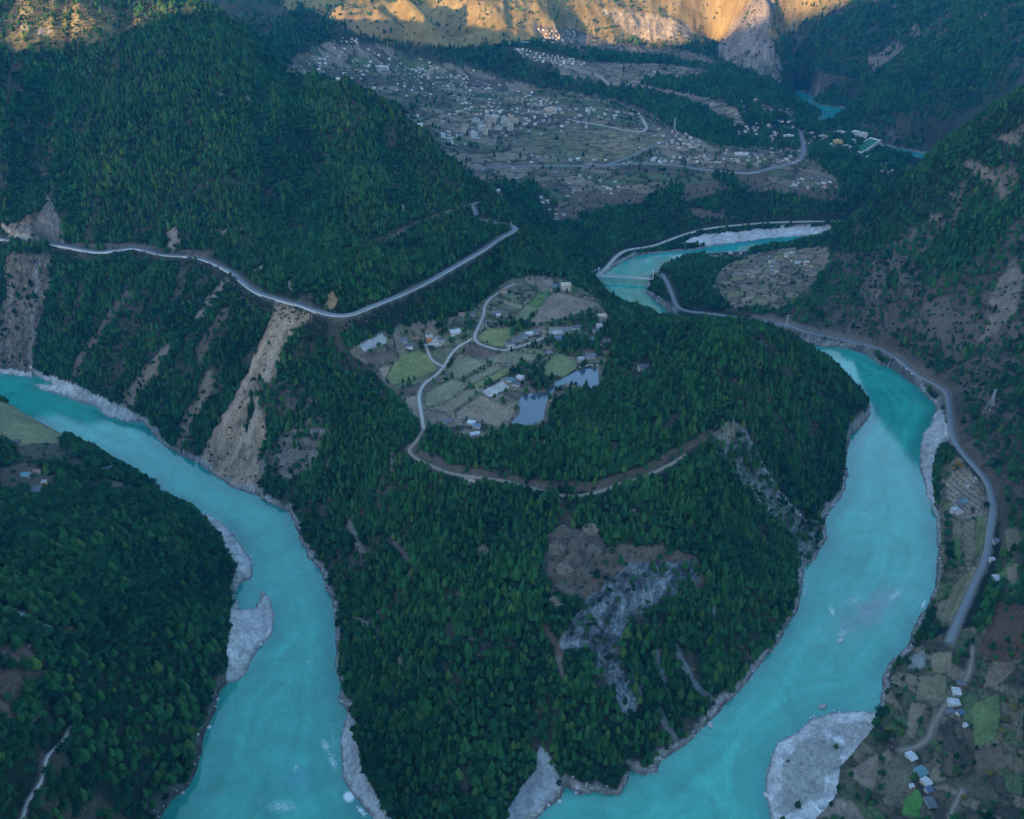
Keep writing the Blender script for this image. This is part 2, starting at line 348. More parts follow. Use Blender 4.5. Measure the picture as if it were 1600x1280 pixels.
def hit(px, py):
    """where the view ray of each pixel meets the relief"""
    px, py = np.atleast_1d(np.asarray(px, float)), np.atleast_1d(np.asarray(py, float))
    x, y, w = ray(px, py)
    out = np.zeros((len(px), 3))
    for k in range(len(px)):
        t = _march / y[k]
        X, Y_, Zr = x[k] * t, _march, H + w[k] * t
        g = ground(X, Y_)
        b = np.nonzero(Zr <= g)[0]
        n = b[0] if len(b) else len(t) - 1
        if n > 0:
            a0, a1 = Zr[n - 1] - g[n - 1], Zr[n] - g[n]
            f = a0 / (a0 - a1 + 1e-9)
            tt = t[n - 1] + (t[n] - t[n - 1]) * np.clip(f, 0, 1)
        else:
            tt = t[n]
        out[k] = (x[k] * tt, y[k] * tt, H + w[k] * tt)
    return out
# ------------------------------------------------------------------ roads: centre lines in the world
def smooth_path(p, step=4.0):
    p = np.asarray(p, float)
    q = [p[0]]
    for i in range(len(p) - 1):
        a, b, c, d = p[max(i - 1, 0)], p[i], p[i + 1], p[min(i + 2, len(p) - 1)]
        n = max(1, int(np.linalg.norm(c - b) / step))
        for k in range(1, n + 1):
            t = k / n
            q.append(0.5 * ((2 * b) + (c - a) * t + (2 * a - 5 * b + 4 * c - d) * t * t + (3 * b - a - 3 * c + d) * t ** 3))
    q = np.array(q)
    for _ in range(6):
        q[1:-1, 2] = (q[:-2, 2] + 2 * q[1:-1, 2] + q[2:, 2]) / 4
    return q
def px_path(pp, step=4.0, lift=0.0):
    w = hit([a for a, b in pp], [b for a, b in pp]); w[:, 2] += lift
    return smooth_path(w, step)
ROADS = {}
ROADS['mountain'] = (smooth_path([(*at_z(a, b, z), z) for a, b, z in ROAD_MAIN]), 8.6)
ROADS['riverside'] = (px_path([(1035, 428), (1042, 440), (1050, 458), (1058, 478), (1075, 486), (1100, 489), (1140, 494), (1178, 500), (1229, 508), (1262, 519), (1307, 529), (1341, 536), (1375, 545), (1403, 561), (1431, 584), (1468, 604), (1481, 620), (1485, 657),
    (1490, 685), (1504, 707), (1521, 727), (1541, 752), (1549, 777), (1552, 800), (1547, 831), (1541, 870), (1524, 910), (1507, 949), (1493, 980), (1483, 1004)]), 6.0)
ROADS['far_bank'] = (px_path([(938, 428), (950, 415), (966, 398), (983, 390), (1020, 384), (1059, 370), (1101, 358), (1150, 352), (1200, 348), (1260, 346), (1319, 345), (1333, 337), (1347, 327)]), 7.0)
ROADS['lane'] = (px_path([(662, 670), (657, 639), (655, 617), (663, 600), (681, 586), (694, 572), (704, 555), (718, 540), (738, 530)]), 3.6)
ROADS['lane2'] = (px_path([(850, 527), (822, 538), (800, 544), (785, 547), (763, 542), (746, 535), (742, 524), (749, 507), (756, 490), (757, 479), (766, 466), (788, 451), (805, 443)]), 3.4)
ROADS['lane3'] = (px_path([(692, 572), (680, 567), (673, 560), (668, 548), (664, 538)]), 3.2)
ROADS['track'] = (px_path([(662, 670), (652, 688), (640, 704), (655, 718), (700, 738), (740, 745), (790, 752), (856, 769), (890, 775), (921, 772), (983, 752), (1039, 730), (1076, 707)]), 3.4)
ROADS['valley'] = (px_path([(735, 263), (800, 260), (880, 259), (950, 258), (1000, 256), (1050, 258), (1090, 264), (1130, 268), (1170, 270), (1210, 262), (1240, 254), (1254, 244), (1256, 230), (1252, 212), (1247, 203), (1225, 198), (1205, 197)]), 11.0)
ROADS['valley2'] = (px_path([(945, 258), (975, 248), (1010, 233), (1040, 220)]), 8.0)
ROADS['valley3'] = (px_path([(895, 188), (940, 196), (995, 206), (1010, 200), (1005, 188), (1000, 180)]), 7.0)
ROADS['upper'] = (px_path([(880, 105), (920, 112), (938, 120), (950, 130)]), 6.0)
ROADS['pale_path'] = (px_path([(110, 1136), (96, 1162), (74, 1178), (68, 1200), (62, 1226), (44, 1248), (33, 1282)]), 2.2)
ROADS['pale_path2'] = (px_path([(8, 950), (40, 962), (58, 972), (82, 982)]), 2.0)
ROADS['farm_path'] = (px_path([(1520, 1010), (1515, 1050), (1500, 1075), (1476, 1105), (1455, 1140), (1452, 1152), (1430, 1168), (1405, 1172)]), 2.6)
ROADS['farm_path2'] = (px_path([(1505, 1235), (1490, 1265), (1480, 1290)]), 2.4)
ROADS['farm_path3'] = (px_path([(1535, 800), (1520, 806), (1500, 808)]), 2.4)
ROADS['hill_track'] = (px_path([(560, 398), (590, 385), (640, 355), (700, 330), (750, 315)]), 4.0)
DIST_ROAD = np.full(Z.shape, 99.0)
for key, (p, w) in ROADS.items():
    x0, x1, y0, y1 = p[:, 0].min() - 30, p[:, 0].max() + 30, p[:, 1].min() - 30, p[:, 1].max() + 30
    m = (XX > x0) & (XX < x1) & (YY > y0) & (YY < y1)
    if key == 'pale_path' or key == 'hill_track' or key == 'pale_path2':
        pass
    d, pos = seg_dist(XX[m], YY[m], p[:, :2])
    i0 = np.clip(pos.astype(int), 0, len(p) - 2)
    zr = p[i0, 2] * (1 - (pos - i0)) + p[i0 + 1, 2] * (pos - i0)
    reach = w * 0.5 + (0.4 if key == 'mountain' else 2.0 + 0.0016 * YY[m])
    k = sstep(reach + (6.5 if key in ('mountain',) else 5), reach, d)
    Z[m] = Z[m] * (1 - k) + (zr - 0.35) * k
    DIST_ROAD[m] = np.minimum(DIST_ROAD[m], d - w * 0.5)

PXX, PYY = to_px(XX, YY, Z)

# ------------------------------------------------------------------ what covers the ground
n1 = fbm(XX, YY, 26, 4, 101); n2 = fbm(XX, YY, 7, 3, 105); n3 = fbm(XX, YY, 130, 3, 109)
def C(*c): return np.array(c, np.float32)
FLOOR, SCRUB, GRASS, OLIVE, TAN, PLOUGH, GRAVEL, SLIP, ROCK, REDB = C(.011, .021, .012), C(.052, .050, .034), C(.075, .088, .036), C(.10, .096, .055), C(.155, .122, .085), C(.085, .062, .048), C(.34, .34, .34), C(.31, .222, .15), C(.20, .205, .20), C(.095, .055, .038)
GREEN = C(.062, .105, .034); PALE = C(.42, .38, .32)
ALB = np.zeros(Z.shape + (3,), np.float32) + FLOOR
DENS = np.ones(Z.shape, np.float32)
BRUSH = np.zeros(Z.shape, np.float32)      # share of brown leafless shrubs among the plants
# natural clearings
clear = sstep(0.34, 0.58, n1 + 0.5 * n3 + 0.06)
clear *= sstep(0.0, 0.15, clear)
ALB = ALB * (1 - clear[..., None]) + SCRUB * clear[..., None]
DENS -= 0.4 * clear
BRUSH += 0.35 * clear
def paint(poly, col, dens=None, brush=None, y0=0, y1=9000, soft=0.0, k=1.0, edge=None, fn=None, hedge=0.0):
    global ALB, DENS, BRUSH
    jx = PXX + (3.0 * n2 + 4 * n1) * soft
    jy = PYY + (3.0 * n1 - 3 * n2) * soft
    m = in_poly(jx, jy, poly) & (YY > y0) & (YY < y1)
    if not m.any(): return
    a = np.full(m.sum(), k, np.float32)[:, None]
    c = np.asarray(col, np.float32)
    if fn is not None: c = fn(m)
    ALB[m] = ALB[m] * (1 - a) + c * a
    if dens is not None: DENS[m] = dens
    if brush is not None: BRUSH[m] = brush
    if edge is not None:
        d, _ = seg_dist(PXX[m], PYY[m], poly, True)
        e = sstep(1.6, 0.4, d + 0.5 * n2[m])[:, None] * edge
        ALB[m] = ALB[m] * (1 - e) + C(.03, .034, .022) * e
        if hedge > 0:
            t_ = DENS[m]; t_[(e[:, 0] > .3) & (n1[m] > -.15)] = hedge; DENS[m] = t_
def line(path, w, col, dens=0.05, k=0.9, y0=0, y1=9000, jit=2.5):
    global ALB, DENS
    p = np.asarray(path, float)
    b = (PXX > p[:, 0].min() - w - 6) & (PXX < p[:, 0].max() + w + 6) & (PYY > p[:, 1].min() - w - 6) & (PYY < p[:, 1].max() + w + 6) & (YY > y0) & (YY < y1)
    d, _ = seg_dist(PXX[b], PYY[b], p)
    a = sstep(w, w * 0.45, d + jit * n2[b] + jit * 0.8 * n1[b])
    ALB[b] = ALB[b] * (1 - (a * k)[:, None]) + np.asarray(col) * (a * k)[:, None]
    DENS[b] = DENS[b] * (1 - a) + dens * a
def cv(lst, ox, oy): return [(ox + a / 3.5556, oy + b / 3.5556) for a, b in lst]

# far mountains and slopes
far = YY > 2450
ALB[far] = (C(.058, .056, .036) + 0.03 * n1[far][:, None] * C(1, .8, .5))
DENS[far] = np.clip(0.85 + 1.0 * n3[far] + 0.5 * n1[far], 0.25, 1)
BRUSH[far] = 0.35
paint([(1120, 140), (1230, 110), (1310, -20), (1700, -60), (1700, 200), (1500, 260), (1300, 210)], C(.032, .040, .026), 1.0, 0.2, 2000, 4000, 1)
mr = sstep(0.25, 0.5, fbm(XX + YY * .4, YY * .5, 60, 4, 131) + 0.1) * (YY > 2100) * (XX > 300)
ALB = ALB * (1 - mr[..., None] * 0.6) + C(.09, .075, .062) * mr[..., None] * 0.6
DENS *= 1 - 0.5 * mr
# sunlit brown grass faces of the far mountains
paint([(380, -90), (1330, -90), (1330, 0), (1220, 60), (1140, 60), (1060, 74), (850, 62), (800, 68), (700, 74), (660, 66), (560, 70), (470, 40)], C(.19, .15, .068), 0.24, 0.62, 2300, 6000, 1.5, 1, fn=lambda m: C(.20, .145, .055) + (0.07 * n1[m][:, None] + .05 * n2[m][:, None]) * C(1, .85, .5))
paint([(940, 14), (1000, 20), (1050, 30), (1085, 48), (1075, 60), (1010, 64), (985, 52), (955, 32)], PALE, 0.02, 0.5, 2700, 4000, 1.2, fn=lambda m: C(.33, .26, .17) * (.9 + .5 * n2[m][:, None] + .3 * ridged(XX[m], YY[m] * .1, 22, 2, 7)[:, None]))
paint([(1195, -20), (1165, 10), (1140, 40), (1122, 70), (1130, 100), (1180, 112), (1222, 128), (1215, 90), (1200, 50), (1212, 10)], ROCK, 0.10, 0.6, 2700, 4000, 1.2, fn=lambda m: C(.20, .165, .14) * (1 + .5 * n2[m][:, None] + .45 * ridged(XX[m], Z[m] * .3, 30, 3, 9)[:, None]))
for p_ in ([(478, 12), (520, 8), (600, 20), (640, 50), (560, 52)], [(525, 20), (590, 18), (600, 34), (545, 38)]):
    paint(p_, C(.20, .145, .07), 0.4, 0.6, 2300, 3500, 2.5)
for p_ in ([(1370, 90), (1400, 65), (1420, 75), (1395, 100), (1368, 112)], [(1425, 40), (1440, 38), (1438, 60), (1425, 60)], [(1520, 28), (1545, 22), (1535, 40), (1520, 38)], [(1560, 34), (1580, 32), (1575, 46)], [(1360, 95), (1372, 80), (1380, 110), (1362, 115)]):
    paint(p_, C(.15, .12, .10), 0.15, 0.5, 2000, 4000, 2.5)
# left mountain
lm_ = in_poly(PXX, PYY, [(-60, -60), (330, -60), (300, 20), (180, 60), (60, 90), (-60, 60)]) & (YY > 1200) & (YY < 2500)
ALB[lm_] = C(.125, .105, .045) * (1 + .4 * n1[lm_][:, None]); DENS[lm_] = 0.8; BRUSH[lm_] = 0.82
for p_ in ([(35, 40), (50, 35), (48, 48), (38, 52)], [(58, 52), (82, 44), (80, 52), (62, 58)], [(330, 150), (350, 143), (368, 152), (345, 160)], [(375, 152), (395, 150), (388, 160)]):
    paint(p_, C(.19, .165, .14), 0.25, .4, 1200, 2200, 2.5)
line([(105, 0), (108, 50), (100, 100), (95, 200), (85, 300)], 5, FLOOR * .8, 1.0, .8)
line([(22, 80), (14, 130), (10, 170)], 5, SCRUB, .3)
paint([(50, 345), (75, 308), (95, 345), (100, 378), (40, 374), (5, 365), (15, 350)], C(.17, .155, .14), 0.12, 0.5, 900, 1600, 1.5)
line([(5, 352), (20, 368), (45, 372)], 4, PALE, 0, .8)
for p_ in ([(395, 420), (412, 412), (405, 424), (392, 432)], [(260, 365), (275, 350), (283, 385), (262, 392)], [(340, 362), (355, 358), (350, 372)], [(445, 440), (455, 435), (458, 455), (446, 458)]):
    paint(p_, C(.23, .18, .14), 0.05, 0.3, 900, 1600, 1.2)
paint([(508, 458), (518, 455), (524, 468), (522, 482), (508, 480), (505, 470)], C(.30, .175, .085), 0.0, 0, 800, 1300, 1.6)
line([(520, 395), (560, 388), (600, 372), (640, 352), (700, 332)], 5, C(.085, .07, .045), 0.25, .8, 1000, 1500)
line([(90, 383), (200, 384), (260, 388), (330, 398)], 4, C(.13, .11, .10), 0.2, .7, 900, 1500)
# erosion strips under the mountain road
paint([(8, 394), (78, 394), (72, 450), (58, 520), (48, 584), (-20, 582), (-20, 520), (12, 470)], C(.125, .112, .10), 0.42, 0.85, 900, 1500, 2.2, fn=lambda m: C(.115, .092, .068) * (1 + .6 * n2[m][:, None] + .5 * ridged(q1[m], q2[m] * .15, 12, 2, 3)[:, None]))
line([(62, 400), (56, 425), (57, 450), (50, 490), (51, 520), (46, 550), (48, 575)], 4, C(.22, .21, .20), 0.0, .7, jit=3.5)
for p_, w_, c_ in (([(199, 455), (174, 493), (152, 524), (121, 572), (113, 590)], 9, C(.14, .10, .075)), ([(352, 440), (335, 462), (309, 498)], 6, C(.22, .175, .13)), ([(262, 545), (235, 580), (208, 612), (195, 640)], 11, C(.20, .15, .105)),
                   ([(330, 590), (312, 630), (290, 668), (286, 695)], 12, C(.19, .145, .10)), ([(350, 490), (323, 530), (312, 560)], 9, C(.12, .085, .062)), ([(287, 405), (283, 440), (275, 470)], 8, C(.10, .08, .06)), ([(225, 470), (210, 500), (190, 520)], 5, SCRUB), ([(132, 440), (118, 480)], 5, SCRUB), ([(300, 520), (280, 560), (262, 600)], 4, SCRUB)):
    line(p_, w_ * 1.15, c_, 0.22, .85, 700, 1400, jit=5)
paint([(432, 476), (488, 490), (464, 512), (442, 545), (428, 600), (416, 650), (412, 700), (412, 750), (380, 768), (320, 745), (300, 728), (328, 685), (356, 640), (390, 590), (408, 540)], SLIP, 0.10, 0.85, 700, 1300, 1.6,
      fn=lambda m: SLIP * (0.82 + .35 * n2[m][:, None] + .35 * ridged(q1[m], q2[m] * .15, 9, 2, 3)[:, None]))
line([(385, 592), (370, 625), (352, 660), (345, 700)], 8, C(.33, .235, .16), 0.0, .8)
line([(447, 500), (425, 560), (405, 620), (385, 690)], 6, C(.36, .28, .21), 0.0, .8, jit=3)
for p_ in ([(384, 650), (394, 612), (398, 640), (386, 680)],):
    paint(p_, FLOOR, 0.8, .3, 700, 1300, 1.5)
paint([(445, 660), (500, 655), (530, 668), (505, 700), (496, 730), (458, 748), (415, 745), (408, 722), (430, 690)], C(.15, .135, .115), 0.45, 0.5, 600, 1200, 3.0, fn=lambda m: C(.15, .135, .115) * (1 + .55 * n2[m][:, None]))
paint([(400, 590), (470, 600), (500, 640), (440, 655), (405, 640)], C(.10, .085, .065), 0.5, 0.5, 600, 1200, 1.6)
# nose of the peninsula
for p_, w_, c_ in (([(545, 815), (557, 842), (566, 866)], 8, C(.16, .145, .13)), ([(612, 735), (597, 752), (590, 770)], 6, C(.14, .095, .07)), ([(618, 850), (640, 880), (642, 905)], 6, C(.12, .09, .075)), ([(553, 968), (570, 972), (594, 988)], 6, C(.24, .22, .20)),
                   ([(624, 1030), (632, 1052)], 5, C(.2, .17, .14)), ([(700, 1095), (712, 1110)], 5, C(.2, .15, .11)), ([(672, 1152), (690, 1140)], 5, C(.15, .11, .08)), ([(610, 700), (612, 730)], 4, C(.16, .14, .10)),
                   ([(1025, 1018), (1035, 1050), (1042, 1082)], 7, C(.15, .16, .16)), ([(1055, 1010), (1072, 1045), (1092, 1078), (1112, 1092)], 7, C(.15, .16, .16)), ([(1030, 1112), (1045, 1140), (1055, 1155)], 8, C(.16, .165, .165)), ([(1112, 930), (1118, 965)], 5, C(.18, .18, .18)),
                   ([(880, 990), (872, 1030), (880, 1060)], 6, C(.17, .145, .12)), ([(845, 970), (862, 1000), (875, 1020)], 8, C(.10, .065, .05))):
    line(p_, w_, c_, 0.06, .9, 300, 900)
paint([(930, 872), (960, 858), (1040, 846), (1100, 880), (1104, 925), (1085, 932), (1078, 892), (990, 884), (935, 925), (905, 952), (896, 932)], C(.12, .088, .064), 0.42, 0.85, 300, 900, 2.6)
paint([(856, 830), (935, 826), (948, 870), (905, 935), (862, 930), (850, 880)], C(.11, .092, .07), 0.3, .9, 300, 900, 2.6)
paint([(985, 884), (1085, 872), (1090, 905), (1062, 925), (1008, 955), (978, 990), (968, 1030), (1002, 1062), (1004, 1110), (985, 1118), (958, 1080), (940, 1042), (918, 1012), (878, 1012), (880, 985), (910, 940), (945, 915), (970, 895)], ROCK, 0.26, 0.35, 300, 900, 3.2,
      fn=lambda m: C(.125, .142, .15) * (0.7 + .8 * n2[m][:, None] + .8 * ridged(q1[m], q2[m] * .25, 8, 4, 13)[:, None]))
paint([(1140, 652), (1165, 668), (1200, 728), (1232, 775), (1255, 815), (1292, 806), (1290, 870), (1258, 890), (1238, 842), (1200, 795), (1155, 745), (1108, 690)], ROCK, 0.5, 0.4, 300, 1100, 3.0, fn=lambda m: C(.125, .14, .13) * (0.75 + .7 * n2[m][:, None] + .8 * ridged(q1[m], q2[m] * .25, 8, 4, 13)[:, None]))
paint([(1140, 655), (1160, 672), (1150, 690), (1115, 692), (1100, 688)], C(.14, .14, .10), 0.05, 0.5, 500, 1100, .8)
line([(1165, 675), (1185, 715), (1210, 760), (1250, 805)], 4, C(.3, .3, .29), 0, .7)
paint([(848, 1165), (872, 1200), (884, 1240), (850, 1275), (800, 1330), (775, 1330), (795, 1262), (812, 1228), (836, 1210)], GRAVEL, 0.03, .3, 200, 600, 1.2, fn=lambda m: C(.26, .28, .29) * (.85 + .45 * n2[m][:, None]))
line([(640, 700), (700, 730), (760, 742), (850, 758), (930, 762), (1000, 738), (1070, 700), (1110, 680)], 10, C(.12, .085, .065), 0.2, .8, 500, 900)
paint([(725, 744), (740, 742), (745, 756), (730, 758)], C(.36, .27, .20), 0, 0, 500, 900, .8)
# banks: pale rock rim and the gravel bars
west = in_poly(PXX, PYY, [(-100, 600), (60, 655), (300, 790), (345, 830), (360, 900), (362, 1060), (340, 1110), (300, 1245), (250, 1300), (-100, 1300)])
rim = sstep(6.5, 2.5, SDW + 4 * n1 + 3 * n2) * (SD < 60) * np.where(west, .25, 1)
ALB = ALB * (1 - rim[..., None]) + (C(.27, .255, .235) * (1 + .35 * n2[..., None])) * rim[..., None]
DENS *= 1 - rim
GRAVELS = ([(-60, 570), (60, 583), (100, 594), (180, 630), (225, 653), (238, 676), (100, 642), (40, 607), (-60, 600)], [(300, 793), (335, 803), (380, 845), (402, 885), (432, 925), (434, 975), (402, 1035), (365, 1078), (352, 1062), (358, 1000), (358, 960), (372, 900), (343, 840)],
           [(530, 1100), (553, 1120), (556, 1150), (564, 1196), (582, 1235), (610, 1278), (640, 1320), (600, 1330), (540, 1240), (528, 1160)],
           [(1190, 1180), (1245, 1138), (1300, 1105), (1375, 1110), (1362, 1150), (1340, 1175), (1318, 1200), (1308, 1240), (1285, 1290), (1195, 1290)],
           [(1436, 664), (1470, 638), (1487, 682), (1462, 702), (1456, 745), (1464, 790), (1473, 835), (1463, 862), (1448, 790), (1430, 740)], [(1055, 384), (1100, 366), (1190, 358), (1300, 352), (1300, 366), (1200, 374), (1120, 383)], [(990, 436), (1016, 432), (1014, 448), (1000, 446)])
for g in GRAVELS:
    paint(g, GRAVEL, 0.0, 0, 200, 2200, .7, fn=lambda m: C(.50, .495, .485) * (.80 + .35 * n2[m][:, None] + .25 * n1[m][:, None]))
paint([(1225, 1190), (1270, 1150), (1310, 1150), (1318, 1180), (1290, 1230), (1255, 1270), (1215, 1270)], C(.20, .205, .18), 0.02, .5, 200, 600, 4.0, k=.7)
paint([(1308, 1132), (1362, 1128), (1345, 1165), (1325, 1170)], C(.30, .29, .275), 0.0, .5, 200, 600, .8)
# the right mountain: thin woods on brown scrub
paint([(1190, 488), (1290, 440), (1300, 390), (1380, 395), (1480, 430), (1620, 330), (1620, 980), (1550, 760), (1490, 690), (1480, 615), (1400, 556), (1300, 522), (1200, 498)], C(.088, .068, .052), 0.66, 0.42, 500, 1500, 2.5, fn=lambda m: C(.088, .068, .052) * (1 + .5 * n2[m][:, None] + .4 * n1[m][:, None]))
scar = sstep(0.12, 0.45, fbm(XX - .3 * YY, YY * .35 + Z * .5, 42, 4, 141)) * in_poly(PXX, PYY, [(1280, 400), (1400, 330), (1620, 180), (1620, 900), (1490, 690), (1400, 550)]) * (YY < 1600)
ALB = ALB * (1 - scar[..., None]) + C(.115, .09, .07) * scar[..., None]; DENS *= 1 - .5 * scar
for p_ in ([(1385, 405), (1405, 400), (1412, 425), (1425, 455), (1438, 480), (1425, 470), (1405, 440)], [(1490, 255), (1530, 275), (1560, 300), (1575, 298), (1545, 262), (1510, 245)], [(1545, 205), (1600, 215), (1600, 232), (1570, 225)], [(1360, 410), (1378, 412), (1385, 450), (1372, 470)], [(1450, 330), (1475, 340), (1480, 350), (1455, 346)], [(1560, 430), (1590, 410), (1600, 450), (1560, 520), (1535, 540)]):
    paint(p_, C(.15, .12, .095), 0.22, 0.5, 800, 1700, 3.0, fn=lambda m: C(.15, .12, .092) * (1 + .5 * n2[m][:, None]))
line([(1180, 498), (1262, 516), (1340, 534), (1400, 558), (1440, 588), (1480, 615), (1484, 650), (1490, 690)], 9, C(.17, .145, .12), 0.1, .8, 500, 1400)
# valley floor and terraces
def fields(cols, sx, sy, ang, k):
    ca, sa = math.cos(ang), math.sin(ang)
    def f(m):
        x, y = XX[m] + 14 * n1[m], YY[m] + 14 * fbm(XX[m], YY[m], 60, 2, k)
        hid, e = voronoi((x * ca - y * sa) / sx, (x * sa + y * ca) / sy, k)
        c = np.asarray(cols, np.float32)[np.minimum((hid * len(cols)).astype(int), len(cols) - 1)]
        c = c * (1 + .22 * n2[m][:, None] + .18 * n1[m][:, None])
        zt = np.abs(((Z[m] + 1.2 * n1[m]) / 4.2) % 1.0 - 0.5) * 2
        tl = sstep(0.30, 0.06, zt)[:, None] * 0.45
        c = c * (1 - tl) + C(.035, .036, .026) * tl
        h = sstep(0.17, 0.05, e)[:, None] * 0.9
        return c * (1 - h) + C(.032, .036, .024) * h
    return f
VALLEY = [(.165, .132, .092), (.115, .112, .066), (.19, .148, .108), (.09, .115, .056), (.14, .105, .08), (.08, .098, .052), (.21, .165, .12), (.09, .073, .056)]
paint([(420, 105), (470, 80), (520, 58), (600, 72), (640, 88), (700, 100), (850, 138), (950, 153), (1010, 173), (1060, 203), (1120, 225), (1250, 232), (1310, 262), (1310, 300), (1180, 300), (1060, 290), (960, 320), (880, 350), (800, 340), (740, 275), (690, 240), (560, 150)], TAN, 0.17, .5, 1560, 3000, 1.2, fn=fields(VALLEY, 85, 36, 0.12, 201))
paint([(795, 86), (850, 92), (880, 118), (930, 131), (1000, 136), (1050, 150), (1100, 168), (1130, 186), (1165, 195), (1150, 168), (1100, 152), (1030, 138), (1000, 131), (1060, 126), (1105, 118), (1105, 108), (1030, 100), (930, 98), (850, 86)], TAN, 0.03, .4, 2200, 3300, 0.8, fn=fields([(.22, .165, .12), (.17, .13, .095), (.25, .19, .14), (.15, .12, .085)], 110, 16, 0.1, 211))
paint([(830, 40), (900, 46), (960, 68), (1060, 76), (1130, 94), (1100, 98), (1020, 88), (930, 82), (860, 68)], TAN, 0.05, .4, 2500, 3600, 0.8, fn=fields([(.21, .155, .12), (.15, .12, .09), (.11, .095, .07)], 90, 16, 0.1, 221))
paint([(930, 210), (960, 196), (1010, 206), (1040, 220), (1000, 240), (950, 255), (900, 250), (915, 225)], OLIVE, 0.01, .3, 1700, 2600, .8, fn=fields([(.19, .155, .09), (.15, .135, .075), (.21, .165, .105)], 120, 11, 0.05, 231))
paint([(830, 205), (900, 190), (930, 205), (910, 245), (840, 248)], OLIVE, 0.01, .3, 1700, 2600, .8, fn=fields([(.11, .12, .06), (.14, .13, .07), (.16, .13, .085)], 90, 11, 0.05, 241))
# woods on the valley's steps
for p_ in ([(400, 110), (430, 40), (470, 8), (500, 22), (560, 50), (610, 66), (560, 70), (500, 66), (460, 92), (430, 120)], [(590, 68), (640, 76), (740, 74), (810, 86), (850, 108), (900, 128), (980, 138), (1050, 153), (1130, 190), (1180, 212), (1140, 226), (1090, 216), (1060, 200), (1010, 172), (950, 152), (850, 136), (760, 112), (700, 98), (640, 86)],
           [(820, 68), (900, 84), (960, 92), (1060, 99), (1130, 108), (1190, 120), (1200, 150), (1160, 160), (1110, 148), (1020, 132), (1008, 124), (1070, 122), (1108, 114), (1100, 104), (1000, 97), (920, 94), (850, 84)],
           [(760, 320), (850, 300), (900, 345), (960, 318), (1010, 330), (1060, 292), (1130, 280), (1180, 298), (1230, 312), (1330, 320), (1330, 342), (1200, 346), (1060, 366), (985, 388), (940, 420), (880, 410), (800, 350)],
           [(1260, 240), (1350, 236), (1400, 270), (1400, 330), (1310, 330), (1320, 290)], [(1030, 425), (1080, 400), (1130, 400), (1110, 450), (1130, 480), (1090, 485), (1060, 470), (1040, 445)], [(1120, 268), (1150, 275), (1150, 330), (1100, 330)], [(770, 292), (830, 282), (850, 300), (800, 318)]):
    paint(p_, C(.026, .034, .022), 1.0, .12, 1200, 3600, 1.5)
for p_ in ([(1070, 290), (1120, 280), (1140, 292), (1100, 312), (1060, 318)], [(880, 300), (990, 296), (1000, 318), (960, 322), (900, 322)], [(985, 298), (1008, 300), (1002, 318), (985, 318)], [(1230, 290), (1300, 300), (1330, 318), (1250, 312)], [(1075, 325), (1130, 330), (1140, 345), (1090, 340)], [(870, 325), (905, 330), (900, 350), (870, 345)], [(1150, 270), (1200, 268), (1190, 300), (1160, 300)]):
    paint(p_, C(.10, .075, .058), 0.2, .5, 1500, 2300, 1.2)
paint([(1110, 452), (1125, 420), (1150, 406), (1200, 390), (1292, 384), (1296, 410), (1275, 440), (1260, 462), (1215, 486), (1180, 480), (1150, 482)], TAN, 0.06, .4, 1150, 1700, 1.0, fn=fields([(.20, .155, .11), (.17, .155, .08), (.13, .10, .075), (.22, .175, .12)], 30, 24, 0.5, 251))
paint([(1335, 228), (1358, 226), (1372, 236), (1345, 242)], C(.05, .20, .10), 0, 0, 1800, 2800, 0)
# plateau
paint(PLATEAU, C(.075, .070, .048), 0.16, 0.5, 600, 1300, 1.2, fn=fields([(.17, .145, .10), (.13, .125, .078), (.20, .16, .115), (.12, .135, .07), (.145, .115, .085)], 46, 21, 0.75, 271))
def fld(poly, col, fur=0.0, ang=0.4, edge=.7, y0=500, y1=1300, dens=0.0):
    def f(m):
        c = np.asarray(col, np.float32) * 1.5 * (1 + .22 * n2[m][:, None] + .30 * n1[m][:, None])
        if fur:
            s = XX[m] * math.cos(ang) + YY[m] * math.sin(ang) + 2 * n1[m]
            c = c * (1 - fur * (np.abs((s / 6.0) % 1 - .5) < .16)[:, None])
        return c
    paint(poly, col, dens, .3, y0, y1, 0.12, 1, edge, f, hedge=.34)
P6 = lambda *l: cv(l, 400, 330); P7 = lambda *l: cv(l, 750, 330); P7b = lambda *l: cv(l, 1150, 620); P8b = lambda *l: cv(l, 1150, 920); P1b = lambda *l: cv(l, 0, 600)
DULLG, YG = C(.098, .105, .055), C(.115, .125, .05)
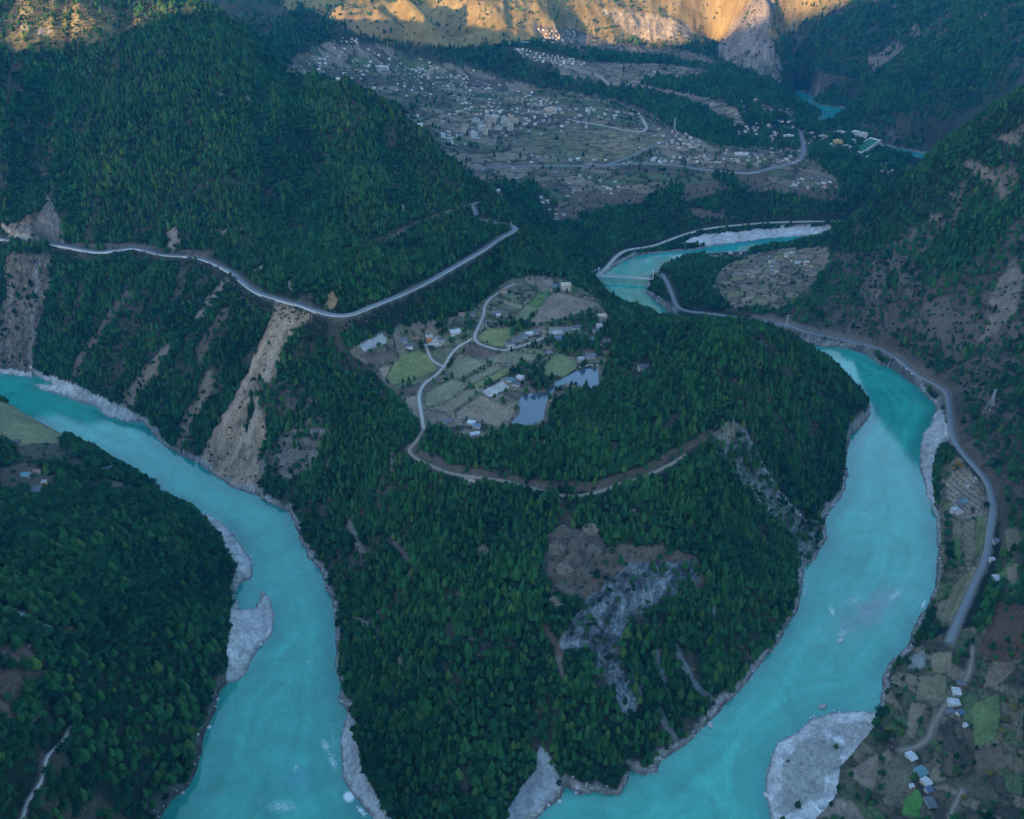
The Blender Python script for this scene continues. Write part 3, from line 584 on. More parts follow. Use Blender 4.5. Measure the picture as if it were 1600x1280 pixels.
for poly, col, fur in [
    (P6((720, 920), (760, 860), (800, 800), (900, 770), (960, 800), (1010, 870), (1000, 890), (900, 930), (760, 970)), YG, 0), (P6((760, 970), (980, 900), (950, 950), (790, 990)), DULLG, .2), (P6((680, 870), (760, 850), (720, 930), (740, 970), (700, 930)), TAN, 0),
    (P6((1060, 880), (1130, 790), (1300, 840), (1140, 930), (1090, 930)), C(.115, .115, .07), 0), (P6((1160, 750), (1200, 735), (1350, 790), (1320, 830), (1150, 790)), PLOUGH, .3), (P6((1150, 940), (1330, 850), (1400, 860), (1190, 970)), C(.125, .112, .07), .2),
    (P6((1190, 970), (1400, 860), (1450, 880), (1230, 990)), YG, .2), (P6((940, 1010), (1090, 930), (1180, 970), (1040, 1070), (940, 1090)), C(.12, .118, .072), .1), (P6((1040, 1070), (1190, 980), (1240, 1010), (1080, 1120), (940, 1100)), C(.13, .115, .075), .15),
    (P6((940, 1100), (1080, 1130), (1050, 1170), (940, 1190)), C(.10, .08, .06), 0), (P6((1080, 1140), (1250, 1020), (1450, 1100), (1400, 1180), (1330, 1200), (1250, 1170), (1100, 1150)), TAN, .1), (P6((1250, 1000), (1370, 940), (1410, 980), (1300, 1040)), C(.24, .225, .205), 0),
    (P6((820, 1040), (910, 1010), (915, 1100), (850, 1110)), TAN, 0), (P6((790, 990), (930, 960), (900, 1010), (810, 1030)), PLOUGH, 0), (P6((1230, 700), (1280, 650), (1420, 640), (1440, 660), (1370, 760), (1280, 740)), YG, 0), (P6((1360, 800), (1540, 760), (1600, 770), (1560, 830), (1450, 850), (1340, 840)), DULLG, 0),
    (P6((960, 780), (1020, 760), (1110, 750), (1050, 850), (980, 810)), C(.075, .075, .045), 0), (P6((560, 745), (690, 680), (730, 710), (720, 740), (600, 780)), C(.30, .295, .29), 0), (P6((570, 800), (780, 770), (780, 810), (680, 860), (610, 840)), PLOUGH, 0), (P6((930, 740), (1040, 710), (1060, 730), (960, 770)), C(.30, .28, .26), 0),
    (P7((160, 620), (260, 510), (320, 540), (250, 640)), DULLG, .1), (P7((260, 510), (380, 430), (400, 450), (320, 540)), GREEN, .4), (P7((260, 640), (330, 540), (400, 450), (480, 460), (640, 500), (640, 530), (480, 600), (350, 630)), C(.135, .105, .078), .12), (P7((330, 900), (430, 770), (540, 850), (540, 870), (470, 920), (370, 920)), C(.095, .112, .05), 0),
    (P7((300, 390), (400, 370), (420, 400), (330, 440)), C(.12, .09, .07), 0), (P7((640, 560), (720, 580), (700, 620), (640, 600)), C(.16, .13, .11), 0), (P7((380, 640), (500, 640), (480, 700), (380, 690)), C(.17, .15, .13), 0), (P7((0, 840), (130, 780), (310, 790), (330, 830), (190, 850)), C(.12, .11, .07), 0), (P7((540, 870), (660, 860), (670, 900), (600, 870)), C(.16, .14, .12), 0)]:
    fld(poly, col, fur)
for p_, dd, bb in (([(785, 500), (860, 490), (955, 490), (955, 575), (900, 575), (850, 545), (790, 520)], .62, .45), ([(548, 548), (600, 515), (690, 498), (745, 478), (745, 515), (690, 545), (640, 552), (580, 572)], .6, .45), ([(780, 575), (840, 560), (870, 590), (840, 625), (800, 600)], .55, .5)):
    m_ = in_poly(PXX, PYY, p_) & (YY > 600) & (YY < 1300) & (DENS > .1)
    DENS[m_] = dd; BRUSH[m_] = bb
# right bank farm land
paint(RB2, C(.066, .056, .036), 0.30, 0.75, 200, 900, 1.0, fn=fields([(.13, .11, .07), (.08, .085, .048), (.17, .135, .09), (.10, .08, .055), (.075, .105, .045), (.06, .05, .036)], 34, 12, 1.35, 261))
RIGHT_PLOTS = [(P7b((1160, 480), (1200, 420), (1280, 380), (1340, 480), (1380, 560), (1360, 640), (1260, 650), (1180, 600)), C(.15, .12, .085), .6), (P7b((1200, 700), (1250, 680), (1250, 790), (1205, 800)), C(.10, .095, .055), 0), (P7b((1205, 800), (1250, 790), (1250, 910), (1210, 910)), GREEN, 0), (P7b((1340, 660), (1400, 660), (1375, 820), (1300, 950), (1320, 800)), C(.085, .10, .042), 0),
    (P7b((1260, 690), (1330, 680), (1330, 900), (1265, 920)), C(.12, .10, .07), .3), (P7b((1120, 1260), (1200, 1050), (1310, 950), (1330, 980), (1200, 1250)), C(.105, .098, .055), 0), (P7b((1490, 740), (1560, 720), (1590, 800), (1500, 880)), C(.11, .098, .06), 0), (P7b((1450, 980), (1540, 890), (1560, 900), (1470, 1040)), GREEN, .2), (P7b((1500, 950), (1570, 920), (1560, 1060), (1510, 1060)), TAN, 0),
    (P8b((1090, 350), (1200, 350), (1200, 470), (1070, 470)), C(.135, .11, .07), 0), (P8b((1020, 480), (1170, 480), (1170, 630), (990, 620)), C(.108, .098, .058), 0), (P8b((970, 630), (1060, 640), (990, 830), (930, 830)), C(.13, .105, .07), .15), (P8b((610, 1020), (790, 910), (800, 1000), (760, 1140), (680, 1080)), C(.135, .105, .078), 0), (P8b((790, 1090), (850, 960), (920, 900), (1000, 930), (1010, 1020), (960, 1100), (900, 1190)), C(.075, .07, .045), 0),
    (P8b((910, 1260), (940, 1160), (1010, 1110), (1040, 1170), (1020, 1280)), C(.05, .13, .03), 0), (P8b((1310, 640), (1460, 580), (1470, 700), (1450, 830), (1320, 900)), C(.07, .095, .036), 0), (P8b((1370, 550), (1400, 430), (1530, 400), (1560, 440), (1450, 550)), C(.10, .07, .05), 0), (P8b((440, 1280), (560, 1160), (650, 1180), (740, 1300)), C(.125, .10, .075), .1), (P8b((960, 380), (1060, 330), (1050, 440), (950, 450)), C(.12, .125, .12), 0), (P8b((1320, 900), (1480, 860), (1500, 1000), (1330, 1060)), C(.085, .065, .042), 0),
    (P8b((1100, 650), (1160, 650), (1120, 790), (1060, 780)), C(.085, .078, .05), 0)]
paint(P8b((1340, 350), (1400, 170), (1500, 30), (1620, 0), (1620, 380), (1420, 420)), REDB, 0.3, .7, 200, 900, 1.5)
paint([(1560, 760), (1620, 740), (1620, 960), (1560, 940)], C(.075, .065, .045), 0.7, .5, 200, 1000, 1.5)
paint([(1468, 730), (1500, 715), (1535, 755), (1552, 800), (1545, 850), (1520, 905), (1492, 975), (1455, 985), (1468, 900), (1470, 800)], TAN, 0.16, .6, 300, 1000, .8, fn=fields([(.17, .135, .09), (.13, .115, .07), (.20, .16, .11), (.10, .12, .05)], 30, 9, 1.3, 281))
for poly, col, fur in RIGHT_PLOTS: fld(poly, col, fur, 0.1, y0=150, y1=1000)
# left foreground hill
fld(P1b((-60, 70), (0, 95), (110, 130), (220, 210), (380, 270), (340, 330), (200, 330), (100, 350), (0, 300), (-60, 300)), C(.115, .118, .062), 0, edge=.2, y0=500, y1=1100)
for p_, c_ in ((P1b((310, 340), (450, 345), (520, 370), (400, 362)), C(.13, .11, .07)), (P1b((550, 520), (740, 560), (750, 600), (620, 590)), C(.085, .082, .05)), (P1b((0, 470), (180, 440), (280, 520), (380, 540), (300, 590), (0, 590)), C(.085, .07, .05)), (P1b((380, 420), (460, 430), (470, 470), (380, 460)), C(.08, .07, .05)), (P1b((100, 340), (320, 330), (420, 420), (300, 440), (100, 400)), C(.07, .066, .045))):
    paint(p_, c_, 0.15, .5, 400, 1000, .8)
paint([(-20, 1000), (42, 1005), (80, 1038), (72, 1066), (44, 1078), (36, 1116), (8, 1140), (-20, 1130)], REDB, 0.35, .6, 100, 800, 1.6, fn=lambda m: C(.088, .062, .045) * (1 + .5 * n2[m][:, None]))
wilds = in_poly(PXX, PYY, [(150, 1190), (185, 1195), (180, 1280), (150, 1280)]) & (YY < 500)
DENS[wilds] *= .6
# clear the ways and the water
DENS[(DIST_ROAD < 3.0)] = 0
DENS[(DIST_ROAD < 7.5) & (YY > 1330)] = 0
mr_ = (XX > 200) & (YY > 350) & (YY < 1400)
d_, _p = seg_dist(XX[mr_], YY[mr_], ROADS['riverside'][0][:, :2])
tmp = DENS[mr_]; tmp[d_ < 11.5] = 0; DENS[mr_] = tmp
pm_ = ROADS['mountain'][0]
mm_ = (YY > 780) & (YY < 1500) & (XX > -1100) & (XX < 80)
d_, pos_ = seg_dist(XX[mm_], YY[mm_], pm_[:, :2])
zr_ = pm_[np.clip(pos_.astype(int), 0, len(pm_) - 1), 2]
tmp = DENS[mm_]; dn_ = (d_ < np.where(XX[mm_] > -200, 10.5, 16)) & (Z[mm_] < zr_ - .2); tmp[dn_] = .9; tmp[d_ < 6.5] = 0; DENS[mm_] = tmp; tb = BRUSH[mm_]; tb[dn_] = 1.0; BRUSH[mm_] = tb
DENS[(SD < 2.0) | pin] = 0
rd = sstep(2.6, 0.6, DIST_ROAD + 1.2 * n2)
ALB = ALB * (1 - rd[..., None] * .8) + C(.15, .13, .11) * rd[..., None] * .8
ROCKY = rim * .6
for poly, y0, y1, amp in CLIFFS:
    ROCKY[in_poly(PXX, PYY, poly) & (YY > y0) & (YY < y1)] = .5 if amp == 2.2 else .9
for g in GRAVELS:
    ROCKY[in_poly(PXX, PYY, g) & (YY < 2200)] = .22
ROCKY = blur(ROCKY, 3)
ALB = np.clip(ALB * (1 + .16 * fbm(XX, YY, 3.2, 2, 301)[..., None]), .008, .8)
damp = sstep(2.6, .6, SDW + 1.2 * n2) * (SD < 20)
ALB = ALB * (1 - .45 * damp[..., None])
wet = SDW < 0.0
ALB[wet] = C(.10, .10, .09)
# ------------------------------------------------------------------ materials
def mat(name, rough=0.9):
    m = bpy.data.materials.new(name); m.use_nodes = True
    nt = m.node_tree; b = nt.nodes['Principled BSDF']
    b.inputs['Roughness'].default_value = rough
    b.inputs['Specular IOR Level'].default_value = 0.15
    return m, nt, b
def N(nt, t, **kw):
    n = nt.nodes.new(t)
    for k, v in kw.items():
        if hasattr(n, k): setattr(n, k, v)
        else: n.inputs[k].default_value = v
    return n
def flat_mat(name, col, rough=0.85, vary=0.25, scale=0.4):
    """plain colour with worn, uneven tone and one tone of its own per object"""
    m, nt, b = mat(name, rough)
    tc = N(nt, 'ShaderNodeTexCoord'); no = N(nt, 'ShaderNodeTexNoise'); no.inputs['Scale'].default_value = scale; no.inputs['Detail'].default_value = 5
    nt.links.new(tc.outputs['Object'], no.inputs['Vector'])
    oi = N(nt, 'ShaderNodeObjectInfo')
    a = N(nt, 'ShaderNodeMath', operation='ADD'); nt.links.new(no.outputs['Fac'], a.inputs[0]); nt.links.new(oi.outputs['Random'], a.inputs[1])
    mr = N(nt, 'ShaderNodeMapRange'); mr.inputs['From Min'].default_value = 0.3; mr.inputs['From Max'].default_value = 1.7
    mr.inputs['To Min'].default_value = 1 - vary; mr.inputs['To Max'].default_value = 1 + vary
    nt.links.new(a.outputs[0], mr.inputs['Value'])
    mx = N(nt, 'ShaderNodeVectorMath', operation='SCALE'); mx.inputs[0].default_value = col
    nt.links.new(mr.outputs[0], mx.inputs['Scale']); nt.links.new(mx.outputs[0], b.inputs['Base Color'])
    return m
def ground_mat(name, attr=True, col=(.05, .05, .03)):
    m, nt, b = mat(name, 0.95)
    ge = N(nt, 'ShaderNodeNewGeometry')
    n1_ = N(nt, 'ShaderNodeTexNoise'); n1_.inputs['Scale'].default_value = 0.35; n1_.inputs['Detail'].default_value = 6; n1_.inputs['Roughness'].default_value = .7
    nt.links.new(ge.outputs['Position'], n1_.inputs['Vector'])
    mr = N(nt, 'ShaderNodeMapRange'); mr.inputs['From Min'].default_value = .25; mr.inputs['From Max'].default_value = .75; mr.inputs['To Min'].default_value = .55; mr.inputs['To Max'].default_value = 1.45
    nt.links.new(n1_.outputs['Fac'], mr.inputs['Value'])
    sc = N(nt, 'ShaderNodeVectorMath', operation='SCALE')
    if attr:
        at = N(nt, 'ShaderNodeAttribute', attribute_name='albedo'); nt.links.new(at.outputs['Color'], sc.inputs[0])
    else: sc.inputs[0].default_value = col
    nt.links.new(mr.outputs[0], sc.inputs['Scale'])
    if attr:                                             # broken rock: cracks, ledges and loose blocks
        rk = N(nt, 'ShaderNodeAttribute', attribute_name='rocky')
        mp = N(nt, 'ShaderNodeMapping'); mp.inputs['Scale'].default_value = (.30, .12, .10); mp.inputs['Rotation'].default_value = (0, 0, .62); nt.links.new(ge.outputs['Position'], mp.inputs['Vector'])
        r1 = N(nt, 'ShaderNodeTexNoise'); r1.inputs['Scale'].default_value = 1.0; r1.inputs['Detail'].default_value = 9; r1.inputs['Roughness'].default_value = .82; r1.inputs['Distortion'].default_value = .6
        nt.links.new(mp.outputs[0], r1.inputs['Vector'])
        vo = N(nt, 'ShaderNodeTexVoronoi', feature='DISTANCE_TO_EDGE'); vo.inputs['Scale'].default_value = .28; nt.links.new(ge.outputs['Position'], vo.inputs['Vector'])
        cr = N(nt, 'ShaderNodeMapRange'); cr.inputs['From Max'].default_value = .12; cr.inputs['To Min'].default_value = .45; nt.links.new(vo.outputs['Distance'], cr.inputs['Value'])
        rr = N(nt, 'ShaderNodeMapRange'); rr.inputs['From Min'].default_value = .38; rr.inputs['From Max'].default_value = .64; rr.inputs['To Min'].default_value = .22; rr.inputs['To Max'].default_value = 1.75; nt.links.new(r1.outputs['Fac'], rr.inputs['Value'])
        mu = N(nt, 'ShaderNodeMath', operation='MULTIPLY'); nt.links.new(rr.outputs[0], mu.inputs[0]); nt.links.new(cr.outputs[0], mu.inputs[1])
        mi = N(nt, 'ShaderNodeMix'); mi.inputs[2].default_value = 1.0; nt.links.new(rk.outputs['Fac'], mi.inputs[0]); nt.links.new(mu.outputs[0], mi.inputs[3])
        sb = N(nt, 'ShaderNodeVectorMath', operation='SCALE'); nt.links.new(sc.outputs[0], sb.inputs[0]); nt.links.new(mi.outputs[0], sb.inputs['Scale']); sc = sb
    nt.links.new(sc.outputs[0], b.inputs['Base Color'])
    bu = N(nt, 'ShaderNodeBump'); bu.inputs['Strength'].default_value = .7; bu.inputs['Distance'].default_value = 1.2
    nt.links.new(n1_.outputs['Fac'], bu.inputs['Height']); nt.links.new(bu.outputs[0], b.inputs['Normal'])
    return m
def leaf_mat(name, dark, light, sc=0.9):
    m, nt, b = mat(name, 0.8)
    oi = N(nt, 'ShaderNodeObjectInfo'); tc = N(nt, 'ShaderNodeTexCoord')
    no = N(nt, 'ShaderNodeTexNoise'); no.inputs['Scale'].default_value = sc; no.inputs['Detail'].default_value = 3
    nt.links.new(tc.outputs['Object'], no.inputs['Vector'])
    ge = N(nt, 'ShaderNodeNewGeometry'); big = N(nt, 'ShaderNodeTexNoise'); big.inputs['Scale'].default_value = .012; big.inputs['Detail'].default_value = 3
    nt.links.new(ge.outputs['Position'], big.inputs['Vector'])
    a = N(nt, 'ShaderNodeMath', operation='MULTIPLY_ADD'); a.inputs[1].default_value = .85; nt.links.new(oi.outputs['Random'], a.inputs[0]); nt.links.new(no.outputs['Fac'], a.inputs[2])
    a2 = N(nt, 'ShaderNodeMath', operation='ADD'); nt.links.new(a.outputs[0], a2.inputs[0]); nt.links.new(big.outputs['Fac'], a2.inputs[1])
    mr = N(nt, 'ShaderNodeMapRange'); mr.inputs['From Min'].default_value = .85; mr.inputs['From Max'].default_value = 1.95
    nt.links.new(a2.outputs[0], mr.inputs['Value'])
    mx = N(nt, 'ShaderNodeMix', data_type='RGBA'); mx.inputs[6].default_value = (*dark, 1); mx.inputs[7].default_value = (*light, 1)
    nt.links.new(mr.outputs[0], mx.inputs[0]); nt.links.new(mx.outputs[2], b.inputs['Base Color'])
    b.inputs['Specular IOR Level'].default_value = 0.1
    return m
M = {}
M['ground'] = ground_mat('ground'); M['hill'] = ground_mat('hill', False, (.04, .042, .028))
M['pine'] = leaf_mat('pine_needles', (.002, .016, .009), (.032, .122, .034))
M['pine2'] = leaf_mat('pale_pine_needles', (.005, .026, .011), (.068, .140, .032))
M['broad'] = leaf_mat('evergreen_leaves', (.002, .015, .010), (.017, .080, .029))
M['bare'] = leaf_mat('bare_twigs', (.085, .070, .058), (.175, .145, .115))
M['pale'] = leaf_mat('pale_twigs', (.15, .125, .10), (.28, .24, .19))
M['bush'] = leaf_mat('bush_leaves', (.022, .050, .030), (.065, .095, .050))
M['yellow'] = leaf_mat('autumn_leaves', (.16, .085, .02), (.30, .17, .04))
M['olive'] = leaf_mat('yellowing_leaves', (.09, .085, .02), (.16, .14, .035))
M['bark'] = flat_mat('bark', (.07, .05, .038))
M['asphalt'] = flat_mat('asphalt', (.165, .175, .19), .8, .2, .05)
M['concrete'] = flat_mat('concrete', (.40, .39, .37), .85, .3, .25)
M['pale_concrete'] = flat_mat('pale_concrete', (.52, .51, .49), .85, .3, .3)
M['lane'] = flat_mat('lane_concrete', (.34, .32, .29), .9, .2, .2)
M['dirt'] = flat_mat('dirt', (.22, .18, .14), .95, .3, .2)
M['white'] = flat_mat('white_wall', (.56, .55, .52), .8, .12, .5)
M['cream'] = flat_mat('cream_wall', (.52, .44, .33), .8, .2, .5)
M['grey_wall'] = flat_mat('grey_wall', (.34, .33, .32), .85, .25, .5)
M['timber'] = flat_mat('timber_wall', (.16, .105, .07), .85, .3, .6)
M['orange'] = flat_mat('orange_wall', (.62, .22, .07), .8, .1, .5)
M['yellow_wall'] = flat_mat('yellow_wall', (.70, .48, .16), .8, .1, .5)
M['slate'] = flat_mat('slate_roof', (.11, .12, .135), .7, .3, .8)
M['blue_roof'] = flat_mat('blue_sheet_roof', (.10, .15, .22), .5, .2, .5)
M['white_roof'] = flat_mat('white_sheet_roof', (.42, .43, .44), .5, .15, .5)
M['brown_roof'] = flat_mat('brown_tile_roof', (.20, .12, .085), .8, .3, .8)
M['teal_roof'] = flat_mat('teal_sheet_roof', (.09, .19, .21), .5, .2, .5)
M['glass'] = flat_mat('window_glass', (.03, .035, .045), .15, .1)
M['door'] = flat_mat('door_wood', (.12, .07, .04))
M['steel'] = flat_mat('galvanised_steel', (.42, .43, .44), .5, .15)
M['stone'] = flat_mat('river_stone', (.36, .355, .35), .85, .35, .8)
M['turf'] = flat_mat('playing_turf', (.03, .14, .07), .9, .15, .1)

# ------------------------------------------------------------------ mesh helpers
def mesh_obj(name, verts, faces, mats, parent=None, fm=None, smooth=False):
    me = bpy.data.meshes.new(name)
    me.from_pydata([tuple(v) for v in verts], [], faces)
    for x in (mats if isinstance(mats, (list, tuple)) else [mats]): me.materials.append(x)
    if fm is not None: me.polygons.foreach_set('material_index', np.asarray(fm, np.int32))
    if smooth: me.shade_smooth()
    o = bpy.data.objects.new(name, me); COL.objects.link(o)
    if parent is not None: o.parent = parent
    return o
def big_mesh(name, v, q, m, smooth=True):
    me = bpy.data.meshes.new(name)
    me.vertices.add(len(v)); me.vertices.foreach_set('co', np.ascontiguousarray(v, np.float32).ravel())
    k = q.shape[1]
    me.loops.add(q.size); me.loops.foreach_set('vertex_index', np.ascontiguousarray(q, np.int32).ravel())
    me.polygons.add(len(q)); me.polygons.foreach_set('loop_start', (np.arange(len(q)) * k).astype(np.int32))
    me.update(calc_edges=True)
    me.materials.append(m)
    if smooth: me.shade_smooth()
    o = bpy.data.objects.new(name, me); COL.objects.link(o)
    return o
def set_col(o, name, c):
    a = o.data.attributes.new(name, 'FLOAT_COLOR', 'POINT')
    a.data.foreach_set('color', np.concatenate([c, np.ones((len(c), 1))], 1).astype(np.float32).ravel())
def set_f(o, name, c):
    a = o.data.attributes.new(name, 'FLOAT', 'POINT'); a.data.foreach_set('value', c.astype(np.float32).ravel())
def tag(o, label, cat, group=None):
    o['label'] = label; o['category'] = cat; o['kind'] = 'thing'
    if group: o['group'] = group
    return o
def kind(o, k): o['kind'] = k; return o
def empty(name, loc, rz=0.0):
    o = bpy.data.objects.new(name, None); COL.objects.link(o); o.location = loc; o.rotation_euler = (0, 0, rz); o.empty_display_size = .5
    return o
class MB:
    def __init__(s): s.v, s.f, s.m = [], [], []
    def add(s, vs, fs, mi=0):
        n = len(s.v); s.v += [tuple(x) for x in vs]; s.f += [[n + i for i in f] for f in fs]; s.m += [mi] * len(fs)
    def box(s, x0, x1, y0, y1, z0, z1, mi=0):
        s.add([(x0, y0, z0), (x1, y0, z0), (x1, y1, z0), (x0, y1, z0), (x0, y0, z1), (x1, y0, z1), (x1, y1, z1), (x0, y1, z1)],
              [(0, 3, 2, 1), (4, 5, 6, 7), (0, 1, 5, 4), (1, 2, 6, 5), (2, 3, 7, 6), (3, 0, 4, 7)], mi)
    def tube(s, pts_, r, n=6, mi=0):
        p = [Vector(q) for q in pts_]; rings = []
        for i, q in enumerate(p):
            t = (p[min(i + 1, len(p) - 1)] - p[max(i - 1, 0)]).normalized()
            a = t.orthogonal().normalized(); b = t.cross(a)
            rr = r[i] if isinstance(r, (list, tuple)) else r
            rings.append([q + (a * math.cos(2 * math.pi * k / n) + b * math.sin(2 * math.pi * k / n)) * rr for k in range(n)])
        n0 = len(s.v); s.v += [tuple(x) for g in rings for x in g]
        for i in range(len(p) - 1):
            for k in range(n):
                s.f.append([n0 + i * n + k, n0 + i * n + (k + 1) % n, n0 + (i + 1) * n + (k + 1) % n, n0 + (i + 1) * n + k]); s.m.append(mi)
        s.f.append([n0 + k for k in range(n)][::-1]); s.f.append([n0 + (len(p) - 1) * n + k for k in range(n)]); s.m += [mi, mi]
    def obj(s, name, mats, parent=None, smooth=False): return mesh_obj(name, s.v, s.f, mats, parent, s.m, smooth)

# ------------------------------------------------------------------ the relief, one sheet
ny, nx = Z.shape
idx = np.arange(ny * nx).reshape(ny, nx)
quads = np.stack([idx[:-1, :-1], idx[:-1, 1:], idx[1:, 1:], idx[1:, :-1]], -1).reshape(-1, 4)
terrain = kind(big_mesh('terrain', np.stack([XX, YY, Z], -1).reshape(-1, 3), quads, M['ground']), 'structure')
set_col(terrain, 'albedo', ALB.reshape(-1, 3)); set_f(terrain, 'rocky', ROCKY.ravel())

# unseen mountains behind the viewer and to the left, skyline shaped to shade the valley
SUN_T = 0.16
RT = -4000.0
def ridge_height(s):
    h = np.interp(s, [-4000, -500, 350, 1035, 1219, 1450, 1531, 1600, 1655, 1700, 1764, 1900, 1990, 2040, 2200, 5200], [1500, 1350, 1120, 1030, 925, 838, 775, 712, 690, 738, 780, 760, 752, 840, 950, 1100]) + 12 + SUN_T * (-1200 - RT)
    return h
ss = np.linspace(-3800, 4600, 240); tt = np.linspace(-1, 1, 34)
S2, T2 = np.meshgrid(ss, tt)
hh = ridge_height(S2) * (1 - np.abs(T2) ** 1.15) + 26 * ridged(S2, T2 * 600, 240, 4, 401) * np.abs(T2) + 10 * fbm(S2, T2 * 600, 70, 3, 407) - 12
TT = RT + T2 * np.where(T2 < 0, 2200, 1700)
rx, ry = TT * .6 - S2 * .8, TT * .8 + S2 * .6
i2 = np.arange(S2.size).reshape(S2.shape)
q2_ = np.stack([i2[:-1, :-1], i2[1:, :-1], i2[1:, 1:], i2[:-1, 1:]], -1).reshape(-1, 4)
kind(big_mesh('mountains', np.stack([rx, ry, hh], -1).reshape(-1, 3), q2_, M['hill']), 'structure')

# ------------------------------------------------------------------ water
def water_mat(name, still=False):
    m, nt, b = mat(name, 0.06)
    b.inputs['IOR'].default_value = 1.66; b.inputs['Specular IOR Level'].default_value = 0.5
    ge = N(nt, 'ShaderNodeNewGeometry')
    no = N(nt, 'ShaderNodeTexNoise'); no.inputs['Scale'].default_value = .16 if not still else .08; no.inputs['Detail'].default_value = 5; no.inputs['Roughness'].default_value = .6
    nt.links.new(ge.outputs['Position'], no.inputs['Vector'])
    bu = N(nt, 'ShaderNodeBump'); bu.inputs['Distance'].default_value = .25; bu.inputs['Strength'].default_value = .11 if not still else .02
    nt.links.new(no.outputs['Fac'], bu.inputs['Height']); nt.links.new(bu.outputs[0], b.inputs['Normal'])
    if still:
        b.inputs['Base Color'].default_value = (.045, .075, .10, 1)
        return m
    at = N(nt, 'ShaderNodeAttribute', attribute_name='tint')
    big = N(nt, 'ShaderNodeTexNoise'); big.inputs['Scale'].default_value = .035; big.inputs['Detail'].default_value = 6; big.inputs['Roughness'].default_value = .65; big.inputs['Distortion'].default_value = .8
    nt.links.new(ge.outputs['Position'], big.inputs['Vector'])
    mr = N(nt, 'ShaderNodeMapRange'); mr.inputs['From Min'].default_value = .25; mr.inputs['From Max'].default_value = .75; mr.inputs['To Min'].default_value = .78; mr.inputs['To Max'].default_value = 1.24
    nt.links.new(big.outputs['Fac'], mr.inputs['Value'])
    sc = N(nt, 'ShaderNodeVectorMath', operation='SCALE'); nt.links.new(at.outputs['Color'], sc.inputs[0]); nt.links.new(mr.outputs[0], sc.inputs['Scale'])
    rip = N(nt, 'ShaderNodeTexNoise'); rip.inputs['Scale'].default_value = .30; rip.inputs['Detail'].default_value = 8; rip.inputs['Roughness'].default_value = .75
    nt.links.new(ge.outputs['Position'], rip.inputs['Vector'])
    mr2 = N(nt, 'ShaderNodeMapRange'); mr2.inputs['From Min'].default_value = .3; mr2.inputs['From Max'].default_value = .7; mr2.inputs['To Min'].default_value = .84; mr2.inputs['To Max'].default_value = 1.18
    nt.links.new(rip.outputs['Fac'], mr2.inputs['Value'])
    sc2 = N(nt, 'ShaderNodeVectorMath', operation='SCALE'); nt.links.new(sc.outputs[0], sc2.inputs[0]); nt.links.new(mr2.outputs[0], sc2.inputs['Scale']); sc = sc2
    fo = N(nt, 'ShaderNodeAttribute', attribute_name='foam')
    fn = N(nt, 'ShaderNodeTexNoise'); fn.inputs['Scale'].default_value = .75; fn.inputs['Detail'].default_value = 6; fn.inputs['Roughness'].default_value = .75; fn.inputs['Distortion'].default_value = 1.0
    nt.links.new(ge.outputs['Position'], fn.inputs['Vector'])
    ad = N(nt, 'ShaderNodeMath', operation='ADD'); nt.links.new(fo.outputs['Fac'], ad.inputs[0]); nt.links.new(fn.outputs['Fac'], ad.inputs[1])
    fr = N(nt, 'ShaderNodeMapRange'); fr.inputs['From Min'].default_value = 1.02; fr.inputs['From Max'].default_value = 1.22
    nt.links.new(ad.outputs[0], fr.inputs['Value'])
    mx = N(nt, 'ShaderNodeMix', data_type='RGBA'); mx.inputs[7].default_value = (.62, .68, .68, 1)
    nt.links.new(fr.outputs[0], mx.inputs[0]); nt.links.new(sc.outputs[0], mx.inputs[6]); nt.links.new(mx.outputs[2], b.inputs['Base Color'])
    rg = N(nt, 'ShaderNodeMapRange'); rg.inputs['To Min'].default_value = .07; rg.inputs['To Max'].default_value = .6
    nt.links.new(fr.outputs[0], rg.inputs['Value']); nt.links.new(rg.outputs[0], b.inputs['Roughness'])
    return m
M['river'] = water_mat('river'); M['pond'] = water_mat('pond', True)
wv = (SDW < 7)
fq = wv[:-1, :-1] | wv[:-1, 1:] | wv[1:, 1:] | wv[1:, :-1]
st = 2
sub = idx[::st, ::st]
wsub = blur((SDW < 6).astype(np.float32), 2)[::st, ::st] > 0
fsub = wsub[:-1, :-1] | wsub[:-1, 1:] | wsub[1:, 1:] | wsub[1:, :-1]
qq = np.stack([sub[:-1, :-1], sub[:-1, 1:], sub[1:, 1:], sub[1:, :-1]], -1)[fsub]
used, inv = np.unique(qq, return_inverse=True)
wx, wy = XX.ravel()[used], YY.ravel()[used]
wpx, wpy = to_px(wx, wy, 0 * wx)
wsd = SD.ravel()[used]
WATER = C(.030, .28, .215)
tint = np.tile(WATER, (len(used), 1)) * (1 + .10 * fbm(wx, wy, 60, 3, 501)[:, None])
shal = sstep(16, 1, -wsd + 4 * fbm(wx, wy, 14, 2, 503))
tint = tint * (1 - .18 * shal[:, None]) + C(.09, .22, .22) * .18 * shal[:, None]
streak = fbm(wsd * 8 + 14 * fbm(wx, wy, 70, 2, 521), wy * .9, 60, 3, 523)          # the current draws the silt out along the banks
tint = tint * (1 + .22 * streak[:, None])
bankd = sstep(22, 2, -wsd) * sstep(-.1, .35, fbm(wx, wy, 90, 2, 527) + .22)
tint = tint * (1 - .42 * bankd[:, None]) + C(.004, .13, .12) * .42 * bankd[:, None]
foam = np.zeros(len(used), np.float32)
def wpatch(cx, cy, rx_, ry_, ang=0.0):
    a = R(ang); dx, dy = wpx - cx, wpy - cy
    u_, v_ = (dx * math.cos(a) + dy * math.sin(a)) / rx_, (-dx * math.sin(a) + dy * math.cos(a)) / ry_
    return np.exp(-(u_ * u_ + v_ * v_))
